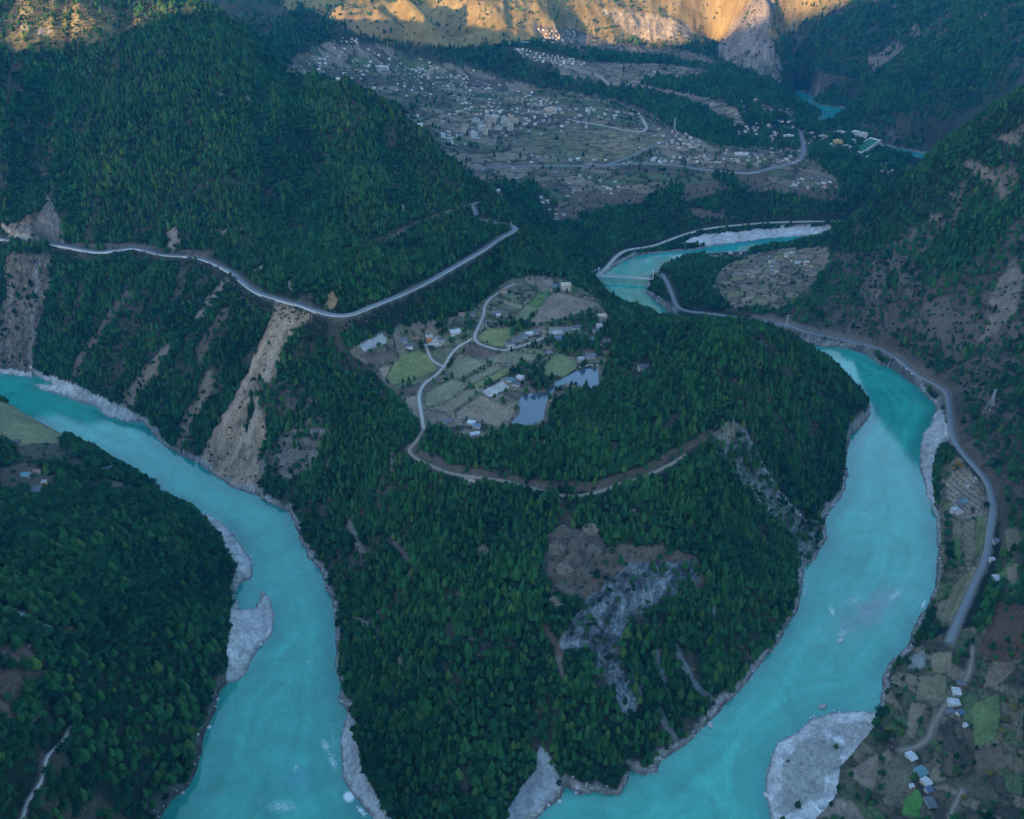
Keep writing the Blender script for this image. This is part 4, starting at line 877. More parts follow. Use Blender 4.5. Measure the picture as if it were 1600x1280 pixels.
k = np.clip(wpatch(1360, 955, 62, 24, -32) + .5 * fbm(wx, wy, 12, 3, 507) * wpatch(1360, 950, 80, 40, -30), 0, 1)[:, None]
tint = tint * (1 - .75 * k) + C(.14, .19, .20) * .75 * k
k = np.clip(wpatch(468, 1215, 22, 26, -60), 0, 1)[:, None]
tint = tint * (1 - .5 * k) + C(.06, .22, .27) * .5 * k
for cx, cy, rx_, ry_, an, amt in [(1398, 930, 40, 14, -40, .25), (1300, 955, 9, 22, -20, .30), (1316, 990, 26, 14, -20, .25), (1330, 940, 60, 26, -30, .20), (1443, 944, 5, 16, 25, .38), (1258, 925, 4, 30, 10, .30), (1380, 900, 40, 16, -30, .15), (520, 1190, 14, 30, -20, .30), (508, 1165, 14, 22, -30, .30), (545, 1245, 14, 14, 45, .55), (565, 1268, 20, 7, 45, .45),
                                  (440, 1260, 60, 22, 0, .27), (520, 1150, 7, 60, -6, .22), (500, 1080, 12, 50, -8, .16), (1280, 985, 8, 60, 22, .16), (1420, 900, 10, 60, 20, .16), (480, 1120, 10, 10, 0, .22), (482, 1035, 14, 8, 0, .26), (410, 1250, 30, 30, 0, .18), (462, 1200, 12, 20, 20, .24), (1010, 408, 40, 9, -18, .22), (1000, 445, 30, 9, 0, .14), (1060, 400, 30, 6, -15, .30), (1250, 374, 30, 5, -10, .25), (980, 455, 30, 6, 0, .20), (1110, 1133, 4, 3, 0, .6)]:
    foam = np.maximum(foam, wpatch(cx, cy, rx_, ry_, an) * (amt + .32))
edge = sstep(5, 0.2, np.abs(wsd + 1.0)) * (.30 + .25 * fbm(wx, wy, 25, 3, 511))
foam = np.maximum(foam, edge)
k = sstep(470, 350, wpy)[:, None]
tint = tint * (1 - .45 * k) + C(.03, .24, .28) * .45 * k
water = kind(big_mesh('river', np.stack([wx, wy, 0 * wx], -1), inv.reshape(-1, 4), M['river']), 'structure')
set_col(water, 'tint', np.clip(tint, .01, .8)); set_f(water, 'foam', foam)
pm = pd_ < 6
pm |= pin
fp = pm[:-1, :-1] & pm[:-1, 1:] & pm[1:, 1:] & pm[1:, :-1]
qq = np.stack([idx[:-1, :-1], idx[:-1, 1:], idx[1:, 1:], idx[1:, :-1]], -1)[fp]
used, inv = np.unique(qq, return_inverse=True)
kind(big_mesh('pond', np.stack([XX.ravel()[used], YY.ravel()[used], np.full(len(used), POND_Z)], -1), inv.reshape(-1, 4), M['pond']), 'structure')

# ------------------------------------------------------------------ roads as sheets just above the relief
def ribbon(name, p, w, m, off=0.0, lift=0.12):
    d = np.gradient(p[:, :2], axis=0); d /= np.linalg.norm(d, axis=1)[:, None] + 1e-9
    nrm = np.stack([-d[:, 1], d[:, 0]], 1)
    c = p[:, :2] + nrm * off
    vs, n = [], len(p)
    zz = np.maximum(p[:, 2], np.maximum(ground(*(c + nrm * w * .4).T), ground(*(c - nrm * w * .4).T)) + .12) + lift
    for a, dz in ((-.5 * w - .5, -1.2), (-.5 * w, 0), (.5 * w, 0), (.5 * w + .5, -1.2)):
        vs.append(np.concatenate([c + nrm * a, (zz + dz)[:, None]], 1))
    v = np.concatenate(vs); i = np.arange(n - 1)
    q = np.concatenate([np.stack([i + j * n, i + 1 + j * n, i + 1 + (j + 1) * n, i + (j + 1) * n], 1)[:, ::-1] for j in range(3)])
    return kind(big_mesh(name, v, q, m, False), 'structure'), nrm, zz
NAMES = {'mountain': ('mountain_road', 'asphalt'), 'riverside': ('riverside_road', 'asphalt'), 'far_bank': ('far_bank_road', 'lane'), 'lane': ('village_lane', 'lane'), 'lane2': ('hamlet_lane', 'lane'), 'lane3': ('yard_lane', 'lane'), 'track': ('dirt_track', 'dirt'),
         'valley': ('valley_road', 'asphalt'), 'valley2': ('terrace_road', 'asphalt'), 'valley3': ('field_road', 'lane'), 'upper': ('upper_road', 'lane'), 'pale_path': ('hill_path', 'lane'), 'pale_path2': ('wood_path', 'lane'), 'farm_path': ('farm_path', 'dirt'), 'farm_path2': ('field_path', 'dirt'), 'farm_path3': ('orchard_path', 'dirt')}
ROADZ = {}
for key, (nm, mm) in NAMES.items():
    p, w = ROADS[key]
    _o, nrm, zz = ribbon(nm, p, w, M[mm])
    ROADZ[key] = (p, nrm, zz, w)
# painted centre line of the mountain road
p, nrm, zz, w = ROADZ['mountain']
pp = p.copy(); pp[:, 2] = zz
# ------------------------------------------------------------------ walls and barriers of the mountain road
def strip_wall(name, key, i0, i1, off, ztop, zbot, th, m, parent=None):
    p, nrm, zz, w = ROADZ[key]
    i1 = min(i1, len(p))
    c0 = p[i0:i1, :2] + nrm[i0:i1] * off; c1 = p[i0:i1, :2] + nrm[i0:i1] * (off - th if off < 0 else off + th)
    n = len(c0); z = zz[i0:i1]
    v = np.concatenate([np.c_[c0, z + zbot], np.c_[c0, z + ztop], np.c_[c1, z + ztop], np.c_[c1, z + zbot]])
    f = []
    for j in range(3):
        for i in range(n - 1): f.append([i + j * n, i + 1 + j * n, i + 1 + (j + 1) * n, i + (j + 1) * n])
    f += [[0, n, 2 * n, 3 * n], [n - 1, 4 * n - 1, 3 * n - 1, 2 * n - 1]]
    return mesh_obj(name, v, f, m, parent)
def near_index(key, px, py):
    p = ROADZ[key][0]; a, b = to_px(p[:, 0], p[:, 1], p[:, 2]); return int(np.argmin((a - px) ** 2 + (b - py) ** 2))
b0, b1 = near_index('mountain', -40, 370), near_index('mountain', 805, 358)
tag(strip_wall('crash_barrier', 'mountain', b0, b1, -4.1, 0.85, -0.6, 0.35, M['pale_concrete']), 'long pale concrete barrier along the outer edge of the mountain road', 'barrier')
for (xa, ya, xb, yb, h_, lab) in [(-30, 371, 26, 377, 9, 'pale retaining wall under the mountain road at the grey landslide, the westernmost'), (30, 377, 78, 381, 5, 'low pale retaining wall under the mountain road just above the grey landslide'), (84, 382, 175, 392, 5, 'long pale retaining wall under the wavy stretch of the mountain road'),
                                 (185, 391, 225, 389, 4, 'short pale retaining wall under the crest of the wavy mountain road'), (290, 400, 330, 409, 5, 'pale retaining wall with stained face where the mountain road starts to curve down'), (335, 411, 415, 460, 6, 'long curved pale retaining wall on the outside of the mountain road bend'), (436, 467, 500, 487, 5, 'pale retaining wall under the mountain road at the head of the tan landslide')]:
    tag(strip_wall('retaining_wall', 'mountain', near_index('mountain', xa, ya), near_index('mountain', xb, yb) + 1, -5.0, 0.1, -h_ - 3, 0.8, M['pale_concrete']), lab, 'retaining wall', 'retaining walls under the mountain road')
rb0, rb1 = near_index('riverside', 1403, 561), near_index('riverside', 1493, 980)
tag(strip_wall('roadside_kerb', 'riverside', rb0, rb1, -3.1, 0.45, -0.5, 0.3, M['concrete']), 'long low concrete kerb wall along the river side of the riverside road', 'kerb')
# wall of the far bank road above the middle river
tag(strip_wall('embankment_wall', 'far_bank', near_index('far_bank', 966, 398), near_index('far_bank', 1300, 345), -4.4, 0.6, -5, 0.8, M['concrete']), 'long pale embankment wall between the far bank road and the gravel of the middle river', 'embankment wall')
# viaduct of the valley road
p, nrm, zz, w = ROADZ['valley']
i0, i1 = near_index('valley', 1128, 268), near_index('valley', 1186, 268)
via = empty('viaduct', (p[i0, 0], p[i0, 1], zz[i0]))
tag(via, 'pale road viaduct on short piers carrying the valley road over a brown slope', 'viaduct')
def rel(o, root):
    o.matrix_parent_inverse = root.matrix_basis.inverted() if False else o.matrix_parent_inverse
rootinv = Vector(via.location)
g_ = strip_wall('deck', 'valley', i0, i1 + 1, -5.6, 0.9, -1.6, 1.2, M['pale_concrete'])
g_.data.transform(__import__('mathutils').Matrix.Translation(-rootinv)); g_.parent = via
for i in np.linspace(i0, i1, 8).astype(int):
    q = p[i, :2] - nrm[i] * 8.2
    mb = MB(); x, y = q[0] - rootinv.x, q[1] - rootinv.y
    zb = ground(q[0], q[1]) - 2 - rootinv.z; mb.box(x - 1.1, x + 1.1, y - 1.3, y + 1.3, zb, zz[i] - 1.5 - rootinv.z)
    mb.obj('pier', M['pale_concrete'], via)

# ------------------------------------------------------------------ suspension bridge over the middle river
A = np.array([*at_z(935, 431, 9.0), 9.0]); B = np.array([*at_z(1020, 436, 9.0), 9.0])
L = np.linalg.norm(B - A); ang = math.atan2(B[1] - A[1], B[0] - A[0])
br = empty('suspension_bridge', A, ang); br.rotation_euler[1] = -math.asin((B[2] - A[2]) / L)
tag(br, 'pale suspension bridge with two portal towers across the turquoise middle river', 'bridge')
mb = MB(); mb.box(-6, L + 6, -2.4, 2.4, -.6, .3); mb.box(0, L, -1.6, 1.6, -1.4, -.65); mb.obj('deck', M['pale_concrete'], br)
for s in (-1, 1):
    mb = MB(); mb.box(-6, L + 6, s * 2.3 - .08, s * 2.3 + .08, .302, 1.4); mb.obj('railing', M['white'], br)
for x in (0.0, L):
    mb = MB()
    for s in (-1, 1): mb.box(x - .9, x + .9, s * 3.5 - .8, s * 3.5 + .8, -9, 15)
    mb.box(x - .8, x + .8, -2.7, 2.7, 12.4, 14.2); mb.box(x - .7, x + .7, -2.7, 2.7, 6.5, 7.6)
    mb.obj('tower', M['pale_concrete'], br)
for s in (-1, 1):
    mb = MB()
    mb.tube([(-22, s * 3.5, 0)] + [(x, s * 3.5, 2.2 + 12.3 * ((x - L / 2) / (L / 2)) ** 2) for x in np.linspace(0, L, 17)] + [(L + 22, s * 3.5, 0)], .3, 6)
    mb.obj('cable', M['steel'], br)
    mb = MB()
    for x in np.linspace(0, L, 23)[1:-1]: mb.box(x - .09, x + .09, s * 3.5 - .09, s * 3.5 + .09, .2, 2.2 + 12.3 * ((x - L / 2) / (L / 2)) ** 2)
    mb.box(4, L - 4, s * 3.1 - .5, s * 3.1 + .5, -.3, .25)
    mb.obj('hanger_lattice', M['steel'], br)

# small bridge far up the valley
A2, B2 = hit(786, 70)[0], hit(828, 70)[0]; zt = max(A2[2], B2[2]) + 4
A2[2] = B2[2] = zt; L2 = np.linalg.norm(B2 - A2)
vb = empty('girder_bridge', A2, math.atan2(B2[1] - A2[1], B2[0] - A2[0])); tag(vb, 'small pale girder bridge at the foot of the sunlit mountain', 'bridge')
mb = MB(); mb.box(-4, L2 + 4, -4, 4, -2.2, 0); mb.obj('deck', M['pale_concrete'], vb)
for x in (L2 * .3, L2 * .7): mb = MB(); mb.box(x - 1.5, x + 1.5, -2.5, 2.5, -30, -2.21); mb.obj('pier', M['pale_concrete'], vb)
# ------------------------------------------------------------------ pylons and poles
def pylon(px, py, h, label, name='lattice_pylon'):
    w3 = hit(px, py)[0]; r = empty(name, w3, random.uniform(0, 1.5))
    tag(r, label, 'pylon')
    mb = MB(); b, t = h * .11, h * .022
    L4 = lambda k: b + (t - b) * min(1, k * 1.25)
    for sx in (-1, 1):
        for sy in (-1, 1): mb.tube([(sx * L4(k), sy * L4(k), h * k - (1 if k == 0 else 0)) for k in (0, .4, .8, 1)], h * .009, 4)
    ks = [0, .16, .3, .43, .54, .64, .73, .81, .9, 1]
    for a, c in zip(ks[:-1], ks[1:]):
        for q in range(4):
            c0, c1 = [(-1, -1), (1, -1), (1, 1), (-1, 1)][q], [(1, -1), (1, 1), (-1, 1), (-1, -1)][q]
            mb.tube([(c0[0] * L4(a), c0[1] * L4(a), h * a), (c1[0] * L4(c), c1[1] * L4(c), h * c)], h * .005, 3)
    mb.obj('mast', M['steel'], r)
    for z in (.72, .84, .96):
        mb = MB(); mb.tube([(-h * .13, 0, h * z), (0, 0, h * (z + .02)), (h * .13, 0, h * z)], h * .012, 4); mb.obj('crossarm', M['steel'], r)
    return r
pylon(1545, 640, 30, 'tall grey lattice pylon on the scrubby slope above the riverside road')
pylon(1228, 512, 22, 'small grey lattice pylon beside the riverside road at the river corner')
pylon(1053, 206, 34, 'lattice pylon at the tip of the far terrace above the ravine')
pylon(631, 336, 16, 'thin pale pylon on the wooded mountainside above the mountain road')
pylon(799, 358, 13, 'pale roadside mast at the hairpin end of the mountain road')
def pole(px, py, h, label):
    w3 = hit(px, py)[0]; r = empty('utility_pole', w3, random.uniform(-.4, .4)); tag(r, label, 'utility pole', 'utility poles on the plateau')
    mb = MB(); mb.tube([(0, 0, -1), (0, 0, h)], [.28, .18], 6); mb.obj('post', M['pale_concrete'], r)
    mb = MB(); mb.box(-1.3, 1.3, -.12, .12, h - .9, h - .7); mb.obj('crossarm', M['steel'], r)
for a, b, h_, l in [(666, 530, 12, 'white utility pole behind the orange house'), (731, 528, 10, 'pale utility pole where the village lane meets the hamlet lane'), (705, 564, 10, 'pale utility pole beside the bend of the village lane'), (723, 550, 9, 'pale utility pole between the dark ploughed field and the lane'), (890, 478, 13, 'tall white utility pole in the brown field below the big beige block'),
                  (796, 547, 9, 'pale utility pole beside the white house at the field corner'), (760, 512, 9, 'thin utility pole by the green field near the hamlet lane'), (857, 558, 9, 'thin utility pole by the green meadow above the pond')]:
    pole(a, b, h_, l)

# ------------------------------------------------------------------ houses
def house_parts(w, d, h, rh, style, mw, mr, storeys=1):
    """[(part name, mesh data, parent part)] of one dwelling, base at z = 0"""
    out = []
    mb = MB()
    if style == 'gable':
        x, y = w / 2, d / 2
        mb.add([(-x, -y, -3), (x, -y, -3), (x, y, -3), (-x, y, -3), (-x, -y, h), (x, -y, h), (x, y, h), (-x, y, h), (-x, 0, h + rh), (x, 0, h + rh)],
               [(0, 1, 5, 4), (2, 3, 7, 6), (1, 2, 6, 9, 5), (3, 0, 4, 8, 7)])
    else:
        mb.box(-w / 2, w / 2, -d / 2, d / 2, -3, h)
    out.append(('wall', mb, mw))
    mb = MB()
    if style == 'gable':
        e, t = .7, .22; x, y = w / 2 + e, d / 2 + e; k = rh / (d / 2); zl = h - e * k
        top = [(-x, -y, zl + t), (x, -y, zl + t), (x, 0, h + rh + t), (-x, 0, h + rh + t), (x, y, zl + t), (-x, y, zl + t)]
        bot = [(a, b, c - t * .9) for a, b, c in top]
        mb.add(top + bot, [(0, 1, 2, 3), (3, 2, 4, 5), (7, 6, 9, 8), (8, 9, 11, 10), (0, 6, 7, 1), (5, 4, 10, 11), (1, 7, 8, 2), (2, 8, 10, 4), (0, 3, 9, 6), (3, 5, 11, 9)])
        mb.box(-x, x, -.15, .15, h + rh + t - .03, h + rh + t + .22)
    else:
        mb.box(-w / 2 - .3, w / 2 + .3, -d / 2 - .3, d / 2 + .3, h + .002, h + .28)
        for (x0, x1, y0, y1) in ((-w / 2 - .3, w / 2 + .3, -d / 2 - .3, -d / 2), (-w / 2 - .3, w / 2 + .3, d / 2, d / 2 + .3), (-w / 2 - .3, -w / 2, -d / 2, d / 2), (w / 2, w / 2 + .3, -d / 2, d / 2)):
            mb.box(x0, x1, y0, y1, h + .282, h + .9)
        if w > 7: mb.box(w * .1, w * .35, -d * .1, d * .3, h + .282, h + 2.2)
    out.append(('roof', mb, mr))
    mb = MB(); mb.box(-.55, .55, -d / 2 - .06, -d / 2 + .05, 0, 2.1); out.append(('door', mb, M['door']))
    for s in range(storeys):
        for x in np.linspace(-w / 2 + 1.3, w / 2 - 1.3, max(2, int(w / 3.2))):
            z0 = 1.0 + s * 2.9
            if abs(x) < 1.2 and s == 0 or z0 + 1.3 > h: continue
            mb = MB(); mb.box(x - .6, x + .6, -d / 2 - .05, -d / 2 + .05, z0, z0 + 1.25); out.append(('window', mb, M['glass']))
    return out
def seat(px, py, r=3):
    w3 = hit(px, py)[0]
    g = [float(ground(w3[0] + a, w3[1] + b)) for a in (-r, 0, r) for b in (-r, 0, r)]
    return Vector((w3[0], w3[1], sorted(g)[2]))
HOUSE_SPOTS = []
def house(px, py, w, d, h, rh, style, mw, mr, label, rot=0.0, group=None, storeys=1, name='house'):
    loc = seat(px, py, w * .3); HOUSE_SPOTS.append((loc.x, loc.y, max(w, d) * .75))
    root = empty(name, loc, rot); tag(root, label, 'house', group)
    if px > 1380 and py > 1000: root.scale = (.8, .8, .8)
    for n_, mb, m_ in house_parts(w, d, h, rh, style, M[mw], M[mr], storeys): mb.obj(n_, m_, root)
    return root
HG, HF = 'gable', 'flat'
near_houses = [
 (671, 530, 9, 7, 6.6, 2, HF, 'orange', 'white_roof', 'orange two storey house with a white roof terrace beside the yard lane', .2, 2), (679, 533, 8, 6, 4, 1.5, HF, 'white', 'white_roof', 'white flat roofed annex next to the orange house', .2, 1), (711, 520, 13, 9, 4.5, 1.2, HG, 'white', 'white_roof', 'large white sheet roofed shed above the village lane', .35, 1),
 (634, 540, 17, 6, 3.2, 1.6, HG, 'white', 'slate', 'long low white walled farmhouse with grey roof west of the orange house', .42, 1), (628, 531, 12, 6, 3.2, 1.8, HG, 'grey_wall', 'slate', 'grey roofed farmhouse behind the long low white farmhouse', .4, 1), (648, 530, 10, 6, 3.4, 1.8, HG, 'timber', 'brown_roof', 'brown roofed timber house between the grey farmhouse and the orange house', .3, 1), (690, 536, 7, 5, 3, 1.2, HF, 'cream', 'grey_wall', 'small cream outbuilding at the edge of the orange house yard', .2, 1),
 (722, 493, 8, 5, 3.2, 1.5, HG, 'white', 'brown_roof', 'small white house with brown roof above the green field, west one of two', .1, 1), (738, 493, 8, 5, 3.4, 1.5, HG, 'cream', 'slate', 'cream house beside the hamlet lane above the green field', -.1, 1), (773, 491, 9, 6, 3.2, 1.8, HG, 'grey_wall', 'slate', 'slate roofed house under trees east of the hamlet lane', .3, 1), (779, 495, 6, 5, 3.2, 1.2, HF, 'cream', 'white_roof', 'small pinkish white hut beside the slate roofed house', .1, 1),
 (787, 457, 9, 6, 4, 1.6, HG, 'cream', 'brown_roof', 'pinkish cream house at the top of the hamlet lane', .3, 1), (797, 540, 11, 7, 4, 1.8, HG, 'white', 'slate', 'white walled house with dark roof at the field corner', .3, 1), (808, 532, 12, 6, 3.4, 1.8, HG, 'grey_wall', 'slate', 'dark roofed farmhouse just behind the white house at the field corner', .35, 1), (818, 528, 10, 6, 3.4, 1.7, HG, 'white', 'slate', 'white gabled house in the middle of the hamlet row', .35, 1), (826, 524, 9, 6, 3.6, 1.4, HG, 'white', 'white_roof', 'house with a bright white sheet roof in the hamlet row', .3, 1),
 (836, 521, 11, 6, 3.4, 1.7, HG, 'cream', 'slate', 'cream walled house with grey roof at the east end of the hamlet row', .3, 1), (845, 517, 9, 6, 3.6, 1.7, HG, 'cream', 'brown_roof', 'cream house with brown roof beside the end of the hamlet lane', .2, 1), (872, 531, 11, 7, 4, 1.4, HG, 'white', 'blue_roof', 'white house with a blue sheet roof below the grey yard', .5, 1), (871, 523, 14, 9, 3.2, 1, HF, 'grey_wall', 'grey_wall', 'wide grey flat roofed building on the pale yard', .2, 1), (885, 519, 10, 6, 3.6, 1.7, HG, 'grey_wall', 'slate', 'grey house with slate roof on the slope above the blue roofed house', .1, 1),
 (899, 514, 11, 6, 3.4, 1.7, HG, 'white', 'slate', 'white house with grey roof among trees in the upper hamlet', .3, 1), (911, 525, 9, 6, 3.4, 1.6, HG, 'timber', 'slate', 'timber house with slate roof in the upper hamlet', .2, 1), (936, 512, 8, 6, 4.2, 1.2, HF, 'white', 'white_roof', 'bright white cube house at the wood edge', .1, 1), (930, 519, 8, 5, 3.2, 1.4, HG, 'cream', 'slate', 'small cream house just below the bright white cube house', .2, 1), (941, 496, 11, 7, 4, 1.4, HF, 'cream', 'cream', 'pinkish cream flat roofed house on the bare knoll at the wood edge', .1, 1),
 (947, 535, 10, 6, 3.6, 1.7, HG, 'grey_wall', 'slate', 'dark house at the wood edge above the pond, easternmost of the hamlet', .1, 1), (927, 532, 8, 6, 3.4, 1.3, HG, 'white', 'teal_roof', 'small house with a pale teal sheet roof among trees', .2, 1), (922, 558, 12, 7, 3.6, 2, HG, 'grey_wall', 'slate', 'grey roofed farmhouse above the dam of the pond', .1, 1), (908, 563, 8, 5, 3.4, 1.2, HF, 'white', 'white_roof', 'low white house beside the meadow and the pond dam', .2, 1), (857, 554, 8, 5, 3.2, 1.6, HG, 'timber', 'slate', 'dark timber barn at the top of the green meadow', .3, 1),
 (884, 453, 14, 11, 9, 1, HF, 'cream', 'cream', 'big beige three storey block at the top of the terraced fields', .05, 3), (868, 450, 10, 6, 4, 1.4, HG, 'grey_wall', 'blue_roof', 'blue roofed house beside the big beige block', .1, 1), (798, 596, 10, 6, 3.4, 1.6, HG, 'white', 'teal_roof', 'white house with pale teal roof, west one of the pair by the pond', -.3, 1), (806, 602, 9, 6, 3.4, 1.6, HG, 'white', 'slate', 'white house with dark roof, nearest to the pond of the pond farm', -.3, 1), (813, 593, 9, 6, 3.6, 1.4, HF, 'white', 'white_roof', 'white flat roofed house at the back of the pond farm', -.3, 1),
 (737, 663, 8, 6, 3.6, 1.4, HG, 'white', 'white_roof', 'white house with a pale roof at the bottom of the tan field', -.2, 1), (745, 668, 8, 6, 3.6, 1.4, HG, 'white', 'blue_roof', 'white house with bluish roof beside the wood at the bottom of the tan field', -.2, 1), (742, 680, 9, 5, 3, 1.5, HG, 'white', 'white_roof', 'pale roofed hut half hidden in the wood edge south of the tan field', .3, 1), (699, 660, 8, 5, 3, 1.5, HG, 'grey_wall', 'slate', 'dark hut at the corner of the brown field beside the lane', .4, 1), (1005, 575, 12, 7, 4, 1.4, HG, 'grey_wall', 'slate', 'grey roofed house alone in a clearing of the forest hill', .2, 1),
 # right bank
 (1491, 801, 8, 6, 5.5, 1.2, HF, 'white', 'white_roof', 'white two storey farmhouse below the tan terraces', .1, 2), (1499, 803, 7, 5, 3.4, 1, HF, 'white', 'grey_wall', 'small white shed just east of the white two storey farmhouse', .1, 1), (1504, 786, 8, 6, 3.6, 1.6, HG, 'grey_wall', 'teal_roof', 'teal roofed farmhouse on the tan terraces', .2, 1), (1497, 790, 6, 5, 3.2, 1.5, HG, 'grey_wall', 'slate', 'small slate roofed barn beside the teal roofed farmhouse', .2, 1), (1555, 848, 6, 6, 3.2, 1.4, HG, 'grey_wall', 'slate', 'small grey hut beside the road above the brown gardens', .1, 1), (1549, 877, 5, 4, 3, 1, HF, 'white', 'white_roof', 'tiny white hut beside the riverside road', .0, 1), (1556, 905, 5, 7, 3, 1, HG, 'white', 'white_roof', 'small white roofed hut beside the bright green strip', .2, 1),
 (1500, 1070, 8, 6, 3.6, 1.8, HG, 'timber', 'slate', 'dark roofed house at the top of the riverside farm', -.25, 1), (1493, 1083, 7, 9, 4, 1.2, HG, 'white', 'white_roof', 'white roofed house in the middle of the riverside farm', -.15, 1), (1489, 1101, 11, 8, 4.6, 1, HF, 'white', 'white_roof', 'large white flat roofed house of the riverside farm', -.1, 1), (1485, 1113, 8, 5, 3, 1.2, HG, 'grey_wall', 'slate', 'low grey annex below the large white house of the riverside farm', -.1, 1), (1499, 1115, 6, 5, 3, 1.2, HG, 'white', 'blue_roof', 'small bluish roofed shed beside the riverside farm', .4, 1), (1508, 1135, 4, 4, 2.6, 1, HF, 'white', 'white_roof', 'tiny white hut below the riverside farm', .4, 1),
 (1423, 1184, 7, 9, 3.6, 1.4, HG, 'white', 'white_roof', 'white roofed house at the top of the lower farm', .4, 1), (1438, 1208, 9, 9, 4, 1.4, HG, 'grey_wall', 'teal_roof', 'house with a broad teal roof in the lower farm', .4, 1), (1446, 1224, 7, 8, 3.6, 1.4, HG, 'cream', 'white_roof', 'pale roofed house just below the broad teal roof', .45, 1), (1450, 1236, 6, 5, 3.4, 1.4, HG, 'grey_wall', 'blue_roof', 'small blue roofed hut at the foot of the lower farm', .4, 1), (1424, 1230, 3.6, 3.6, 2.6, 1, HF, 'white', 'white_roof', 'tiny white hut west of the lower farm', .2, 1), (1453, 1256, 7, 11, 3.2, 1.6, HG, 'grey_wall', 'slate', 'long slate roofed barn beside the bright green plot', .1, 1),
 # left foreground hill
 (42, 744, 8, 6, 3.4, 1.6, HG, 'grey_wall', 'teal_roof', 'bluish roofed cottage in the clearing of the near wooded hill', .1, 1), (59, 768, 8, 9, 3.6, 1.8, HG, 'grey_wall', 'slate', 'blue grey roofed cottage at the lower edge of the hill clearing', .1, 1), (70, 757, 4, 4, 3.4, 1, HF, 'yellow_wall', 'grey_wall', 'tiny yellow walled hut beside the blue grey cottage', .1, 1), (59, 739, 6, 4, 3, 1.2, HG, 'white', 'brown_roof', 'small pale cottage at the back of the hill clearing', .1, 1), (157, 737, 10, 6, 3.4, 1.8, HG, 'timber', 'slate', 'dark blue grey roof among trees above the left river', .1, 1), (170, 733, 8, 6, 3.4, 1.8, HG, 'timber', 'slate', 'eastern dark roof among trees above the left river', .4, 1), (26, 692, 7, 5, 3, 1.5, HG, 'timber', 'slate', 'dark barn at the lower edge of the grassy bench', .1, 1),
]
for a in near_houses: house(*a[:10], rot=a[10], storeys=a[11])
n_near = len(near_houses)

# villages beyond: single small meshes, eight kinds
def small_house(w, d, h, rh, style, mw, mr):
    mb = MB(); parts = house_parts(w, d, h, rh, style, None, None, 1 if h < 5 else 2)
    mats = [M[mw], M[mr], M['glass']]
    for n_, q, _ in parts:
        mi = 0 if n_ == 'wall' else 1 if n_ == 'roof' else 2
        mb.add(q.v, q.f, mi)
    me = bpy.data.meshes.new('house'); me.from_pydata(mb.v, [], mb.f)
    for x in mats: me.materials.append(x)
    me.polygons.foreach_set('material_index', np.asarray(mb.m, np.int32)); return me
def block_mesh(w, d, h, mw, mr):
    mb = MB(); mb.box(-w / 2, w / 2, -d / 2, d / 2, -4, h, 0); mb.box(-w / 2 - .3, w / 2 + .3, -d / 2 - .3, d / 2 + .3, h + .01, h + .7, 1); mb.box(-w * .2, w * .1, -d * .2, d * .2, h + .71, h + 3, 0)
    z = 1.2
    while z + 1.5 < h:
        for x in np.arange(-w / 2 + 1.6, w / 2 - 1, 2.8): mb.box(x - .8, x + .8, -d / 2 - .08, -d / 2 + .05, z, z + 1.5, 2)
        z += 3.1
    me = bpy.data.meshes.new('block'); me.from_pydata(mb.v, [], mb.f)
    for x in (M[mw], M[mr], M['glass']): me.materials.append(x)
    me.polygons.foreach_set('material_index', np.asarray(mb.m, np.int32)); return me
VARS = [small_house(11, 8, 6.2, 2, HF, 'white', 'grey_wall'), small_house(12, 7, 4, 2, HG, 'white', 'slate'), small_house(10, 7, 5.8, 2, HG, 'cream', 'brown_roof'), small_house(13, 8, 6.4, 2, HF, 'cream', 'grey_wall'),
        small_house(11, 7, 4, 2.70, HG, 'grey_wall', 'slate'), small_house(12, 8, 6, 1.6, HG, 'white', 'blue_roof'), small_house(14, 9, 6, 1.2, HG, 'white', 'white_roof'), small_house(9, 7, 4, 1.8, HG, 'timber', 'slate')]
BLOCKS = [block_mesh(16, 11, 16, 'cream', 'grey_wall'), block_mesh(20, 11, 13, 'white', 'grey_wall'), block_mesh(13, 12, 19, 'cream', 'brown_roof'), block_mesh(22, 10, 10, 'white', 'slate')]
